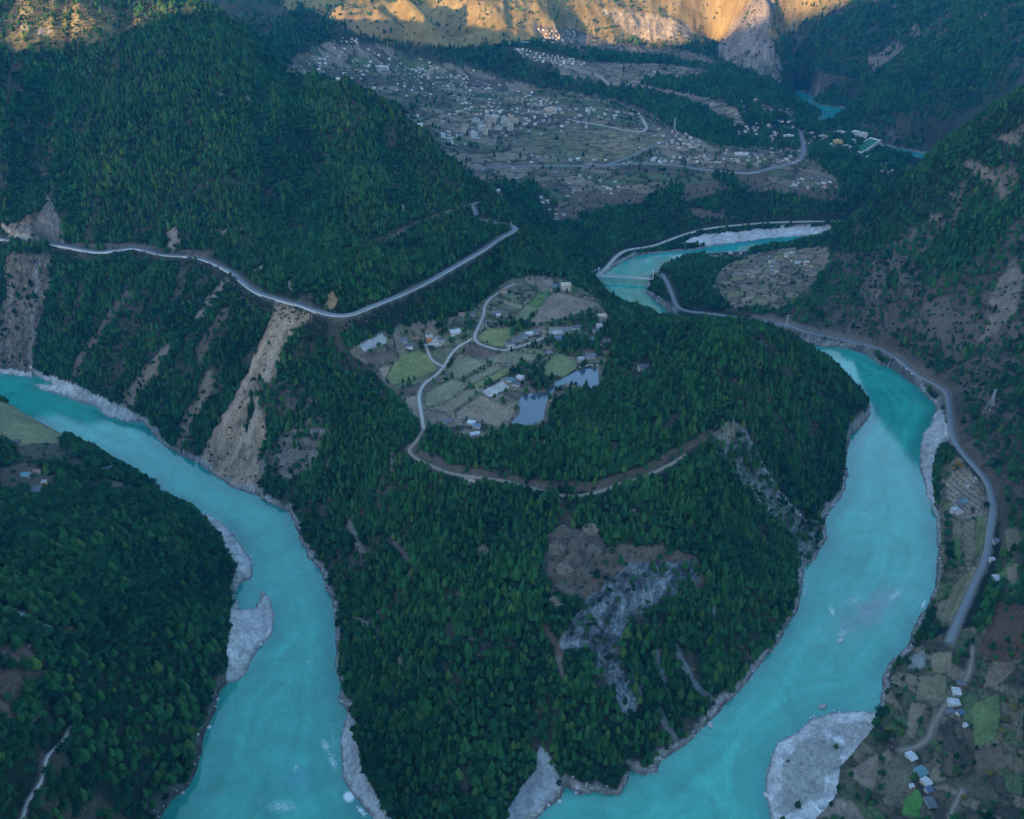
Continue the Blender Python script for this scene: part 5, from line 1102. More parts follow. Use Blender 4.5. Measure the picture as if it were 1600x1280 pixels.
VIL = [  # polygon, count, weights style, label, group
 ([(1195, 402), (1216, 400), (1216, 430), (1200, 436), (1192, 428)], 16, (4, 7, 5, 1, 2, 3, 4, 7), 'small grey or white house in the dense hamlet on the river terrace', 'houses of the river terrace hamlet'),
 ([(1224, 398), (1246, 394), (1250, 412), (1232, 416)], 10, (1, 6, 4, 0, 2, 3, 4, 7), 'small pale house above the yellow green plots of the river terrace', 'houses above the yellow green plots'), ([(1248, 408), (1272, 406), (1268, 426), (1254, 424)], 9, (5, 4, 6, 1, 2, 3, 4, 7), 'small bluish house at the mountain foot of the river terrace', 'houses at the mountain foot'),
 ([(1090, 398), (1190, 393), (1190, 400), (1120, 408)], 9, (4, 7, 1, 2, 3, 4, 7), 'small dull house on the terrace edge above the middle river', 'houses on the terrace edge'), ([(1150, 424), (1185, 416), (1186, 424), (1155, 432)], 6, (1, 4, 7, 2, 3, 4, 7), 'small house beside the brown terrace plots', 'houses beside brown plots'),
 ([(1238, 282), (1262, 276), (1290, 272), (1305, 282), (1300, 292), (1250, 296), (1235, 292)], 20, (1, 4, 0, 6, 2, 3, 4, 7), 'small pale house in the hamlet ringed by a white road under the far town', 'houses of the ringed hamlet'),
 ([(1036, 222), (1050, 205), (1085, 212), (1108, 228), (1095, 234), (1050, 234)], 26, (0, 3, 1, 6, 2, 3, 4, 7), 'small white house in the village at the tip of the far terrace', 'houses at the far terrace tip'), ([(1000, 246), (1060, 240), (1080, 252), (1010, 256)], 13, (0, 1, 6, 2, 3, 4, 7), 'small white house in the row beside the valley road', 'row houses beside the valley road'), ([(1080, 246), (1190, 246), (1205, 252), (1110, 258)], 12, (0, 3, 2, 2, 3, 4, 7), 'small cream house along the eastern valley road', 'houses along the eastern valley road'),
 ([(1254, 204), (1296, 205), (1298, 224), (1258, 228)], 18, (2, 3, 0, 6, 2, 3, 4, 7), 'small house in the packed quarter between the highway and the sports ground', 'houses by the highway'), ([(1202, 204), (1236, 208), (1236, 222), (1205, 222)], 9, (0, 3, 1, 2, 3, 4, 7), 'small pale house west of the straight highway', 'houses west of the highway'), ([(1372, 254), (1410, 258), (1408, 272), (1376, 270)], 9, (4, 2, 0, 2, 3, 4, 7), 'small house on the slope below the sports ground', 'houses below the sports ground'),
 ([(860, 172), (900, 168), (990, 172), (1010, 182), (960, 188), (890, 186)], 34, (0, 3, 6, 1, 2, 3, 4, 7), 'small pale house in the long village on the terrace rim', 'houses of the terrace rim village'), ([(735, 184), (760, 172), (870, 168), (880, 186), (800, 200), (750, 198)], 40, (0, 3, 2, 6, 2, 3, 4, 7), 'small house in the dense town on the broad terrace', 'houses of the terrace town'),
 ([(1155, 148), (1185, 152), (1175, 166), (1150, 160)], 8, (0, 3, 6, 2, 3, 4, 7), 'small pale house below the far rock peak', 'houses below the rock peak'), ([(1150, 196), (1184, 196), (1184, 210), (1150, 210)], 9, (0, 6, 3, 2, 3, 4, 7), 'small white house on the wooded slope west of the far river pools', 'houses on the wooded slope'), ([(1196, 168), (1245, 160), (1240, 200), (1200, 204)], 12, (0, 3, 1, 2, 3, 4, 7), 'small house along the winding road near the far river pools', 'houses along the winding road'),
 ([(688, 204), (726, 206), (726, 222), (690, 222)], 12, (6, 0, 1, 2, 3, 4, 7), 'small white walled house of the compound on the lower terrace', 'houses of the white compound'), ([(636, 180), (660, 184), (656, 198), (634, 196)], 7, (0, 6, 2, 3, 4, 7), 'small white house at the mountain edge of the terrace', 'houses at the mountain edge'), ([(830, 240), (866, 240), (864, 252), (832, 252)], 7, (0, 1, 6, 2, 3, 4, 7), 'small white house beside the valley road below the terraced fields', 'houses below the terraced fields'),
]
VIL2 = [([(500, 75), (600, 75), (760, 110), (800, 150), (700, 160), (560, 140), (480, 110)], 70), ([(700, 160), (840, 170), (930, 200), (840, 215), (720, 240), (680, 210)], 60), ([(740, 262), (960, 262), (980, 300), (860, 330), (780, 300)], 30), ([(1060, 236), (1250, 232), (1250, 258), (1080, 262)], 40), ([(1140, 140), (1250, 150), (1240, 205), (1150, 215)], 36), ([(985, 180), (1040, 205), (1030, 230), (990, 236)], 10), ([(640, 106), (700, 112), (770, 132), (765, 148), (690, 138), (640, 118)], 52), ([(760, 136), (830, 145), (880, 160), (850, 166), (770, 152)], 44), ([(530, 56), (565, 62), (560, 80), (535, 78)], 14), ([(488, 92), (510, 92), (508, 106), (470, 114)], 10), ([(560, 96), (690, 104), (690, 118), (570, 116)], 26), ([(470, 110), (700, 126), (720, 158), (560, 136)], 24),
        ([(836, 44), (900, 48), (905, 66), (850, 68)], 40), ([(800, 76), (850, 82), (915, 98), (900, 106), (840, 98)], 62), ([(1020, 112), (1040, 116), (1030, 121)], 4), ([(940, 294), (968, 296), (960, 304), (942, 303)], 5), ([(866, 334), (884, 336), (880, 343), (866, 343)], 5), ([(846, 312), (862, 316), (850, 320)], 4), ([(720, 150), (810, 160), (810, 178), (720, 172)], 26), ([(1320, 226), (1372, 240), (1378, 250), (1330, 244)], 8), ([(770, 245), (990, 248), (1000, 262), (780, 262)], 14), ([(1225, 245), (1250, 250), (1240, 262), (1225, 258)], 4)]
def in_poly_pts(poly, n, gap):
    p = np.array(poly); out = []; tries = 0
    while len(out) < n and tries < n * 60:
        tries += 1
        q = np.array([random.uniform(p[:, 0].min(), p[:, 0].max()), random.uniform(p[:, 1].min(), p[:, 1].max())])
        if not in_poly(q[None, 0], q[None, 1], poly)[0]: continue
        if any(abs(q[0] - r[0]) < gap and abs(q[1] - r[1]) < gap * .55 for r in out): continue
        out.append(q)
    return np.array(out)
def drop(me, px, py, rot, sc, name, label, cat, group):
    o = bpy.data.objects.new(name, me); COL.objects.link(o)
    loc = seat(px, py, 4); o.location = loc; o.rotation_euler = (0, 0, rot); o.scale = sc
    HOUSE_SPOTS.append((loc.x, loc.y, 11))
    return tag(o, label, cat, group)
for poly, n, sty, lab, grp in VIL:
    q = in_poly_pts(poly, n, 5.5)
    base = random.uniform(-.3, .5)
    for a, b in q:
        k = random.uniform(.5, .8) * (0.82 if b > 390 else 1.0); drop(VARS[random.choice(sty)], a, b, base + random.gauss(0, .2) + random.choice((0, 0, 1.57)), (k, k, k), 'house', lab, 'house', grp)
q = in_poly_pts([(722, 196), (745, 186), (800, 188), (805, 204), (780, 210), (735, 216), (722, 212)], 14, 9)
for i, (a, b) in enumerate(q): drop(BLOCKS[i % 4], a, b, random.choice((-.1, .1, .2)), (.85, .85, .85), 'apartment_block', 'tall cream or white apartment block in the town on the broad terrace', 'apartment block', 'apartment blocks of the terrace town')
for a, b, w, d, h, mw, mr, lab in [(1312, 212, 34, 12, 12, 'white', 'white_roof', 'long white school building at the west end of the sports ground'), (1335, 214, 26, 11, 16, 'white', 'white_roof', 'tall white building behind the sports ground'), (1348, 217, 18, 14, 18, 'white', 'white_roof', 'white tower block at the east end behind the sports ground'), (1332, 224, 30, 8, 9, 'white', 'white_roof', 'low white stand along the north of the green pitch'), (1308, 225, 22, 12, 10, 'yellow_wall', 'grey_wall', 'yellow building west of the green pitch'), (1322, 232, 18, 10, 8, 'white', 'white_roof', 'white building at the south west corner of the green pitch'),
                               (1374, 231, 10, 18, 9, 'white', 'white_roof', 'white building closing the east end of the green pitch'), (1298, 231, 14, 10, 9, 'white', 'slate', 'grey roofed white building beside the yellow building'), (597, 107, 36, 13, 7, 'white', 'white_roof', 'long white hall standing alone on the upper far terrace'), (1232, 217, 26, 14, 10, 'white', 'grey_wall', 'broad white depot beside the straight highway'), (1158, 243, 30, 12, 5, 'white', 'white_roof', 'long pale warehouse beside the eastern valley road'), (800, 191, 30, 14, 12, 'cream', 'brown_roof', 'broad cream hall in the terrace town'), (862, 176, 26, 14, 12, 'cream', 'grey_wall', 'broad cream block at the east of the terrace town')]:
    me = block_mesh(w, d, h, mw, mr); drop(me, a, b, random.choice((-.15, .05)), (1, 1, 1), 'public_building', lab, 'building', None)
# the rest of the far houses, far past counting
mbs = MB(); vs_, mats_far = [], [M['white'], M['cream'], M['grey_wall'], M['slate'], M['brown_roof']]
mv, mf, mi_ = [], [], []
for poly, n in VIL2:
    for a, b in in_poly_pts(poly, n, 4.5):
        loc = seat(a, b, 4); HOUSE_SPOTS.append((loc.x, loc.y, 11)); r = random.uniform(-.3, .4); k = random.uniform(.45, .8)
        c, s = math.cos(r) * k, math.sin(r) * k
        wi, ri = random.choice((0, 1, 1, 2, 2)), random.choice((2, 3, 3, 4, 0))
        for n_, q, _ in house_parts(11, 8, random.choice((4, 6)), 2, random.choice((HF, HG)), None, None):
            if n_ in ('wall', 'roof'):
                n0 = len(mv); mv += [(loc.x + x * c - y * s, loc.y + x * s + y * c, loc.z + z * k) for x, y, z in q.v]
                mf += [[n0 + i for i in f] for f in q.f]; mi_ += [wi if n_ == 'wall' else ri] * len(q.f)
kind(mesh_obj('distant_houses', mv, mf, mats_far, None, mi_), 'stuff')
# green playing field with its track
w4 = np.array([seat(a, b, 4) for a, b in [(1337, 231), (1356, 229), (1369, 236), (1346, 240)]]); zf = w4[:, 2].max() + 2.0
fr = empty('sports_field', (*w4[:, :2].mean(0), zf)); tag(fr, 'green playing field with a pale rim among white school buildings', 'sports field')
mb = MB(); c = [(q[0] - fr.location.x, q[1] - fr.location.y) for q in w4]
def slab(mb, s, z0, z1): mb.add([(x * s, y * s, z0) for x, y in c] + [(x * s, y * s, z1) for x, y in c], [(3, 2, 1, 0), (4, 5, 6, 7), (0, 1, 5, 4), (1, 2, 6, 5), (2, 3, 7, 6), (3, 0, 4, 7)])
slab(mb, 1.25, -8, 0); mb.obj('terrace', M['concrete'], fr); mb = MB(); slab(mb, 1.0, .004, .35); mb.obj('turf', M['turf'], fr)
# white dam wall of the pond
w_ = [hit(a, b)[0] for a, b in [(905, 575), (920, 571), (936, 572)]]
mb = MB()
for a, b in zip(w_[:-1], w_[1:]):
    a, b = np.array(a), np.array(b); t = (b - a) / np.linalg.norm(b - a); n_ = np.array([-t[1], t[0], 0]) * .5
    mb.add([a - n_ - [0, 0, 3], b - n_ - [0, 0, 3], b + n_ - [0, 0, 3], a + n_ - [0, 0, 3], a - n_ + [0, 0, 1], b - n_ + [0, 0, 1], b + n_ + [0, 0, 1], a + n_ + [0, 0, 1]], [(0, 3, 2, 1), (4, 5, 6, 7), (0, 1, 5, 4), (1, 2, 6, 5), (2, 3, 7, 6), (3, 0, 4, 7)])
tag(mb.obj('dam_wall', M['concrete']), 'low concrete dam wall along the north shore of the pond', 'dam wall')

# ------------------------------------------------------------------ trees
def unit_dirs(n, zmin=-.3):
    out = []
    while len(out) < n:
        v = rng.normal(size=3); v /= np.linalg.norm(v)
        if v[2] > zmin: out.append(v)
    return out
def leaf(mb, p, nrm, s):
    n_ = Vector(nrm).normalized(); a = n_.orthogonal().normalized(); b = n_.cross(a); r = random.uniform(0, 6.28)
    u = a * math.cos(r) + b * math.sin(r); w = n_.cross(u)
    k = random.randint(4, 5); pts_ = []
    for i in range(k):
        t = 6.283 * i / k; q = s * random.uniform(.6, 1.15)
        pts_.append(Vector(p) + u * math.cos(t) * q + w * math.sin(t) * q * .75 + n_ * random.uniform(-.2, .2) * s)
    c_ = Vector(p) + n_ * s * .35
    mb.add([c_] + pts_, [(0, i + 1, (i + 1) % k + 1) for i in range(k)])
def pine_crown(h, r, seed, dense=1.0):
    random.seed(seed); mb = MB(); tiers = 8
    for t in range(tiers):
        f = t / (tiers - 1); z = h * (.22 + .74 * f); rad = r * (1 - f) ** .62 * (1 if t else .75) + .25
        n = max(4, int((13 - 8 * f) * dense))
        for k in range(n):
            a = 6.283 * (k + random.random() * .8) / n; q = rad * random.uniform(.72, 1.08); zz_ = z + random.uniform(-.35, .35) - .12 * q
            leaf(mb, (q * math.cos(a) * .82, q * math.sin(a) * .82, zz_), (math.cos(a) * .75, math.sin(a) * .75, random.uniform(.35, 1.1)), random.uniform(.9, 1.35) * (.55 + .5 * (1 - f)) * r / 3.0)
    leaf(mb, (0, 0, h * .97), (0, 0, 1), r * .25)
    m_ = 9; base = len(mb.v)                                   # dark inner mass that closes the crown
    mb.add([(r * .62 * math.cos(6.283 * k / m_), r * .62 * math.sin(6.283 * k / m_), h * .24) for k in range(m_)] + [(r * .5 * math.cos(6.283 * k / m_), r * .5 * math.sin(6.283 * k / m_), h * .55) for k in range(m_)] + [(0, 0, h * .93)],
           [(k, (k + 1) % m_, m_ + (k + 1) % m_, m_ + k) for k in range(m_)] + [(m_ + k, m_ + (k + 1) % m_, 2 * m_) for k in range(m_)] + [tuple(range(m_))[::-1]])
    return mb
def round_crown(h, r, seed, n=85, holes=.0, zc=.62):
    random.seed(seed); rng2 = np.random.default_rng(seed); mb = MB()
    lobes = [(rng2.normal(0, r * .38), rng2.normal(0, r * .38), h * zc + rng2.normal(0, h * .1), r * rng2.uniform(.5, .75)) for _ in range(6)]
    for k in range(n):
        x, y, z, q = random.choice(lobes); v = Vector(rng2.normal(size=3)).normalized(); v.z = abs(v.z) * .9 + .05 if random.random() < .75 else v.z
        leaf(mb, (x + v.x * q, y + v.y * q, z + v.z * q), v + Vector((0, 0, .35)), random.uniform(.30, .44) * r * .62)
    if holes == 0:
        for x, y, z, q in lobes:
            m_ = 6; mb.add([(x + q * .7 * math.cos(1.047 * k), y + q * .7 * math.sin(1.047 * k), z) for k in range(6)] + [(x, y, z + q * .72), (x, y, z - q * .6)], [(k, (k + 1) % 6, 6) for k in range(6)] + [((k + 1) % 6, k, 7) for k in range(6)])
    return mb
def trunk_mb(h, r):
    mb = MB(); mb.tube([(0, 0, -1.5), (.05, 0, h * .3), (0, .08, h * .62)], [r, r * .75, r * .35], 6)
    for a in (0.4, 2.5, 4.4): mb.tube([(0, 0, h * .3), (math.cos(a) * h * .13, math.sin(a) * h * .13, h * .42)], [r * .4, r * .15], 4)
    return mb
def bare_crown(h, r, seed):
    """leafless broadleaf: many fine twig fans"""
    random.seed(seed); rng2 = np.random.default_rng(seed); mb = MB()
    for k in range(54):
        v = Vector(rng2.normal(size=3)).normalized(); v.z = abs(v.z) * .8 + .25; v.normalize()
        e = Vector((v.x * r, v.y * r, h * .35 + v.z * h * .6)); s_ = Vector((0, 0, h * .28))
        mb.tube([s_, s_.lerp(e, .5) + Vector((0, 0, .2)), e], [.10, .07, .03], 3)
        for j in range(6):
            q = s_.lerp(e, rng2.uniform(.75, 1.05)) + Vector(rng2.normal(0, r * .15, 3)); leaf(mb, q, Vector(rng2.normal(size=3)) + Vector((0, 0, .8)), r * .12)
    return mb
KINDS = []
def kind_def(crown, m, th, tr):
    crown_me = crown.obj('crown', M[m]).data; bpy.data.objects.remove(bpy.data.objects['crown'])
    t = trunk_mb(th, tr); trunk_me = t.obj('trunk', M['bark']).data; bpy.data.objects.remove(bpy.data.objects['trunk'])
    both = MB(); both.add(crown.v, crown.f, 0); both.add(t.v, t.f, 1)
    me = bpy.data.meshes.new('tree_both'); me.from_pydata(both.v, [], both.f); me.materials.append(M[m]); me.materials.append(M['bark'])
    me.polygons.foreach_set('material_index', np.asarray(both.m, np.int32))
    KINDS.append((crown_me, trunk_me, me))
kind_def(pine_crown(11.5, 3.8, 1), 'pine', 11, .26); kind_def(pine_crown(12.5, 3.5, 2), 'pine', 12, .26); kind_def(pine_crown(10.5, 4.0, 3), 'pine2', 10, .26)
kind_def(round_crown(9.5, 3.9, 4), 'pine', 9, .28); kind_def(round_crown(8.5, 4.0, 5), 'broad', 8, .28); kind_def(round_crown(3.4, 2.2, 6, 60, zc=.45), 'bush', 3, .12); kind_def(bare_crown(6.0, 2.6, 7), 'bare', 5, .18); kind_def(round_crown(3.0, 2.0, 8, 50, zc=.45), 'bare', 3, .12)
kind_def(round_crown(7.5, 3.4, 9, 110), 'yellow', 7, .24); kind_def(round_crown(6.5, 3.0, 10, 100), 'olive', 6, .22); kind_def(round_crown(10, 4.6, 11, 150), 'broad', 9, .34); kind_def(bare_crown(9.0, 4.4, 12), 'pale', 8, .3)
random.seed(11)
# candidates on a jittered lattice, finer near the viewer
def lattice(y0, y1, s):
    yy = np.arange(y0, y1, s); out = []
    for y in yy:
        w = 0.70 * (y * CP + 600 * SP) + 20
        x = np.arange(-w, w, s) + rng.uniform(0, s)
        out.append(np.stack([x + rng.uniform(-.42, .42, len(x)) * s, y + rng.uniform(-.42, .42, len(x)) * s], 1))
    return np.concatenate(out)
bands = [(190, 1050, 3.95, .82), (1050, 1750, 4.4, .82), (1750, 2450, 7.6, 1.1), (2450, 3500, 9.0, 1.2)]
# what lies hidden behind the relief (with room to spare) needs no trees
ang_ = (Z - H) / np.maximum(YY, 60)
top = np.maximum.accumulate(np.where(YY > 150, ang_, -9), axis=0)
VIS = ((Z + 26 - H) / np.maximum(YY, 60) >= top - 0.004).astype(np.float32)
cand, csc = [], []
for y0, y1, s, k in bands:
    q = lattice(y0, y1, s); cand.append(q); csc.append(np.full(len(q), k))
q = lattice(2150, 3300, 7.0); q = q[q[:, 0] > 250]; cand.append(q); csc.append(np.full(len(q), 1.05))
cand = np.concatenate(cand); csc = np.concatenate(csc)
cx_, cy_ = cand[:, 0], cand[:, 1]
jj, ii, fy_, fx_ = gidx(cx_, cy_); jn, inn = np.where(fy_ > .5, jj + 1, jj), np.where(fx_ > .5, ii + 1, ii)
dn, brs = DENS[jn, inn], BRUSH[jn, inn]
gap = sstep(-.75, -.35, fbm(cx_, cy_, 17, 2, 601))
keep = (rng.random(len(cand)) < dn * (.45 + .55 * gap)) & (VIS[jn, inn] > 0) & (SD[jn, inn] > 2.5)
hs = np.array(HOUSE_SPOTS)
cand, csc, brs, dn = cand[keep], csc[keep], brs[keep], dn[keep]
for x, y, r in hs:
    m = (np.abs(cand[:, 0] - x) < r) & (np.abs(cand[:, 1] - y) < r + 4); 
    if m.any(): cand, csc, brs, dn = cand[~m], csc[~m], brs[~m], dn[~m]
cz_ = ground(cand[:, 0], cand[:, 1])
u_ = rng.random(len(cand))
typ = rng.choice([0, 0, 1, 1, 2, 3, 3, 4], len(cand))
patch = fbm(cand[:, 0], cand[:, 1], 55, 3, 611)
typ = np.where((patch > .22) & (rng.random(len(cand)) < .6), 4, typ)
hill_shade = (cand[:, 0] < -60) & (cand[:, 1] < 760) & (cz_ > 3) & (to_px(cand[:, 0], cand[:, 1], cz_)[0] < 395)
typ = np.where(hill_shade & (patch > -.35) & (rng.random(len(cand)) < .62), 4, typ)  # more dark evergreens here, standing in for the shade on this hill
spur = ridged(cand[:, 0] + 0.25 * cand[:, 1], cand[:, 1] * 0.22, 150, 3, 51)      # ribs and gullies get different trees: darker gullies, paler ribs paint in relief shading
onm = (cz_ > 165) & (cand[:, 1] > 1000) & (cand[:, 1] < 2200) & (cand[:, 0] < 0)
typ = np.where(onm & (spur < -.15) & (rng.random(len(cand)) < .75), 4, typ)
brs = np.where(onm & (spur > .15), np.maximum(brs, .22), brs)
typ = np.where(onm & (spur > .15) & (rng.random(len(cand)) < .35), 2, typ)
isb = u_ < brs
typ = np.where(isb, rng.choice([5, 5, 6, 7, 7], len(cand)), typ)
vig = np.clip(1 + .5 * fbm(cand[:, 0], cand[:, 1], 38, 3, 617), .62, 1.4)
size = csc * vig * np.exp(rng.normal(0, .16, len(cand))) * np.where(dn < .35, .74, 1.0)
size = np.where(typ == 6, size * .85, size)
rot = rng.uniform(0, 6.283, len(cand))
tpx, tpy = to_px(cand[:, 0], cand[:, 1], cz_ + 6)
dep = cand[:, 1] * CP - (cz_ - H) * SP
inf = (tpx > 4) & (tpx < 1596) & (tpy > 6) & (tpy < 1276)
used_ = np.zeros(len(cand), bool)
def zone(px, py, x, y):
    if px < 430 and py > 620 and x < -80: return 'on the near wooded hill left of the river'
    if px > 1180 and py > 600 and x > 150: return 'on the farm side of the right river'
    return 'on the nose of the peninsula between the rivers'
def single(i, name, kindname, cat, grp):
    used_[i] = True
    z = zone(tpx[i], tpy[i], *cand[i])
    r = empty(name, (cand[i, 0], cand[i, 1], cz_[i] - .3), rot[i]); r.scale = (size[i],) * 3
    tag(r, f'{kindname} {z}', cat, f'{grp} {z}')
    c, t, _ = KINDS[typ[i]]
    for nm, me in (('crown', c), ('trunk', t)):
        o = bpy.data.objects.new(nm, me); COL.objects.link(o); o.parent = r
score = dep / np.maximum(size, .3)
order = np.argsort(score)
quota = {'pine': 290, 'broad': 120, 'shrub': 120}
for i in order:
    if not inf[i]: continue
    if typ[i] in (0, 1, 2, 3) and quota['pine'] > 0: quota['pine'] -= 1; single(i, 'pine_tree', 'dark green pine in dense forest', 'pine tree', 'pines')
    elif typ[i] == 4 and quota['broad'] > 0: quota['broad'] -= 1; single(i, 'evergreen_tree', 'round evergreen among the pines', 'tree', 'round evergreens')
    elif typ[i] in (5, 6, 7) and quota['shrub'] > 0: quota['shrub'] -= 1; single(i, 'shrub', 'brownish winter shrub', 'shrub', 'winter shrubs')
    if max(quota.values()) <= 0: break
# single trees one can point at
SOLO = [(8, 1494, 727, 1.1, 'orange yellow autumn tree beside the riverside road, upper of the clump'), (8, 1500, 732, .9, 'orange yellow autumn tree at the top of the tan terraces, lower of the clump'), (8, 1488, 734, .8, 'small orange yellow autumn tree nearest the right river'),
        (9, 1581, 1112, 1.1, 'yellow olive tree beside the green farm plot, the topmost'), (9, 1571, 1130, 1.1, 'yellow olive tree beside the green farm plot, in the middle of its row'), (9, 1566, 1148, 1.0, 'yellow olive tree at the lower corner of the green farm plot'), (9, 1542, 1210, .9, 'yellow olive tree on the brown slope below the green farm plot'), (9, 1545, 948, .6, 'small yellow olive tree in the scrub east of the end of the road'), (9, 1386, 1143, .8, 'orange brown tree at the inner edge of the gravel bar'), (9, 1506, 1250, .8, 'yellow olive tree at the bottom of the lower farm'),
        (11, 880, 842, 1.62, 'pale leafless tree at the top left of the bare clump on the nose'), (11, 922, 838, 1.62, 'pale leafless tree at the top right of the bare clump on the nose'), (11, 870, 868, 1.69, 'pale leafless tree at the west of the bare clump on the nose'), (11, 900, 866, 1.76, 'pale leafless tree in the heart of the bare clump on the nose'), (11, 926, 872, 1.62, 'pale leafless tree at the east of the bare clump on the nose'), (11, 884, 900, 1.69, 'tan leafless tree at the lower west of the bare clump on the nose'), (11, 912, 905, 1.62, 'tan leafless tree at the bottom of the bare clump on the nose'), (11, 868, 948, 1.28, 'reddish leafless tree alone below the bare clump'), (11, 755, 868, 1.22, 'grey leafless tree among the pines of the nose'), (11, 895, 885, 1.62, 'pale leafless tree just below the heart of the bare clump'), (11, 905, 848, 1.49, 'pale leafless tree between the two topmost of the bare clump'),
        (10, 685, 516, 1.15, 'big round dark green tree behind the orange house'), (10, 612, 527, 1.2, 'big dark green tree beside the pale rubble yard'), (10, 782, 511, .95, 'dark round tree at the corner of the green field'), (10, 773, 512, .8, 'smaller dark tree at the corner of the green field'), (10, 832, 512, .8, 'dark green tree behind the hamlet row'),
        (10, 1476, 812, 1.0, 'dark green tree at the top of the riverbank row beside the right river'), (10, 1479, 826, 1.0, 'dark green tree, second from the top of the riverbank row'), (10, 1478, 842, 1.1, 'dark green tree in the middle of the riverbank row'), (10, 1481, 858, 1.1, 'dark green tree below the middle of the riverbank row'), (10, 1482, 876, 1.25, 'biggest dark green tree of the riverbank row'), (10, 1487, 890, 1.0, 'dark green tree at the lower end of the riverbank row'), (10, 1453, 970, 1.1, 'dark green tree on the bank beside the white rapid'), (10, 1448, 985, 1.1, 'dark green tree on the bank just below the white rapid'), (10, 1540, 795, .8, 'dark tree inside the road bend beside the terraces'), (10, 1505, 1030, .8, 'dark tree beside the track above the riverside farm'), (10, 885, 648, 1.0, 'dark tree on the east shore of the pond'), (10, 834, 608, .9, 'dark tree on the north shore of the pond beside the farm')]
for t_, a, b, k, lab in SOLO:
    w3 = hit(a, b)[0]; nm = {8: 'autumn_tree', 9: 'yellowing_tree', 10: 'broadleaf_tree', 11: 'leafless_tree'}[t_]
    r = empty(nm, (w3[0], w3[1], w3[2] - .3), random.uniform(0, 6)); r.scale = (k,) * 3; tag(r, lab, 'tree')
    for n_, me in (('crown', KINDS[t_][0]), ('trunk', KINDS[t_][1])):
        o = bpy.data.objects.new(n_, me); COL.objects.link(o); o.parent = r
# the forest: everything beyond, one object of stuff
def scatter(name, co, ty, sc, rz, meshes, up=None):
    me = bpy.data.meshes.new(name); me.vertices.add(len(co)); me.vertices.foreach_set('co', np.ascontiguousarray(co, np.float32).ravel())
    for nm, t, dat in (('kind_index', 'INT', ty), ('tree_size', 'FLOAT', sc), ('turn', 'FLOAT', rz)):
        at = me.attributes.new(nm, t, 'POINT'); at.data.foreach_set('value', dat.astype(np.int32 if t == 'INT' else np.float32))
    o = bpy.data.objects.new(name, me); COL.objects.link(o); kind(o, 'stuff')
    ng = bpy.data.node_groups.new(name, 'GeometryNodeTree')
    ng.interface.new_socket('Geometry', in_out='INPUT', socket_type='NodeSocketGeometry'); ng.interface.new_socket('Geometry', in_out='OUTPUT', socket_type='NodeSocketGeometry')
    gi, go = ng.nodes.new('NodeGroupInput'), ng.nodes.new('NodeGroupOutput')
    join = ng.nodes.new('GeometryNodeJoinGeometry')
    for k, m_ in reversed(list(enumerate(meshes))):
        src = bpy.data.objects.new('source_' + m_.name, m_)
        oi = ng.nodes.new('GeometryNodeObjectInfo'); oi.inputs['Object'].default_value = src; oi.inputs['As Instance'].default_value = True
        ng.links.new(oi.outputs['Geometry'], join.inputs[0])
    ip = ng.nodes.new('GeometryNodeInstanceOnPoints'); ip.inputs['Pick Instance'].default_value = True
    ng.links.new(gi.outputs[0], ip.inputs['Points']); ng.links.new(join.outputs[0], ip.inputs['Instance'])
    def attr(nm, t):
        a = ng.nodes.new('GeometryNodeInputNamedAttribute'); a.data_type = t; a.inputs['Name'].default_value = nm; return a.outputs['Attribute']
    ng.links.new(attr('kind_index', 'INT'), ip.inputs['Instance Index'])
    ng.links.new(attr('tree_size', 'FLOAT'), ip.inputs['Scale'])
    cx3 = ng.nodes.new('ShaderNodeCombineXYZ'); ng.links.new(attr('turn', 'FLOAT'), cx3.inputs['Z']); ng.links.new(cx3.outputs[0], ip.inputs['Rotation'])
    ng.links.new(ip.outputs['Instances'], go.inputs[0])
    md = o.modifiers.new('scatter', 'NODES'); md.node_group = ng
    return o
rest = ~used_
scatter('forest', np.c_[cand[rest], cz_[rest] - .3], typ[rest], size[rest], rot[rest], [KINDS[k][2] for k in range(8)])
print('trees', rest.sum(), 'single', used_.sum())
# hedges and bushes along the field edges are part of the plateau's growth
# ------------------------------------------------------------------ stones of the shores and bars
def stone_mesh(seed):
    random.seed(seed); bm = bmesh.new(); bmesh.ops.create_icosphere(bm, subdivisions=2, radius=1)
    r2 = np.random.default_rng(seed); cuts = [Vector(v) for v in unit_dirs(7, -2)]
    for v in bm.verts:
        for c in cuts:
            d = v.co.dot(c); lim = .72
            if d > lim: v.co -= c * (d - lim)
        v.co.z *= .7; v.co *= 1 + r2.normal(0, .03)
    me = bpy.data.meshes.new('stone'); bm.to_mesh(me); bm.free(); me.materials.append(M['stone']); return me
STONES = [stone_mesh(k) for k in (1, 2, 3)]
q = lattice(300, 1500, 2.6); jj, ii, fy_, fx_ = gidx(q[:, 0], q[:, 1]); sdq = SDW[jj, ii]
pq = np.where((sdq > -1.5) & (sdq < 5), .42, 0) + np.where((DENS[jj, ii] == 0) & (sdq > 0) & (sdq < 60) & (ALB[jj, ii, 0] > .22), .30, 0)
kq = (rng.random(len(q)) < pq) & (VIS[jj, ii] > 0)
q = q[kq]; zq = np.maximum(ground(q[:, 0], q[:, 1]), -.4)
sz = np.clip(np.exp(rng.normal(-.45, .55, len(q))), .25, 2.6)
scatter('shore_rubble', np.c_[q, zq], rng.integers(0, 3, len(q)), sz, rng.uniform(0, 6.28, len(q)), STONES)
print('stones', len(q))
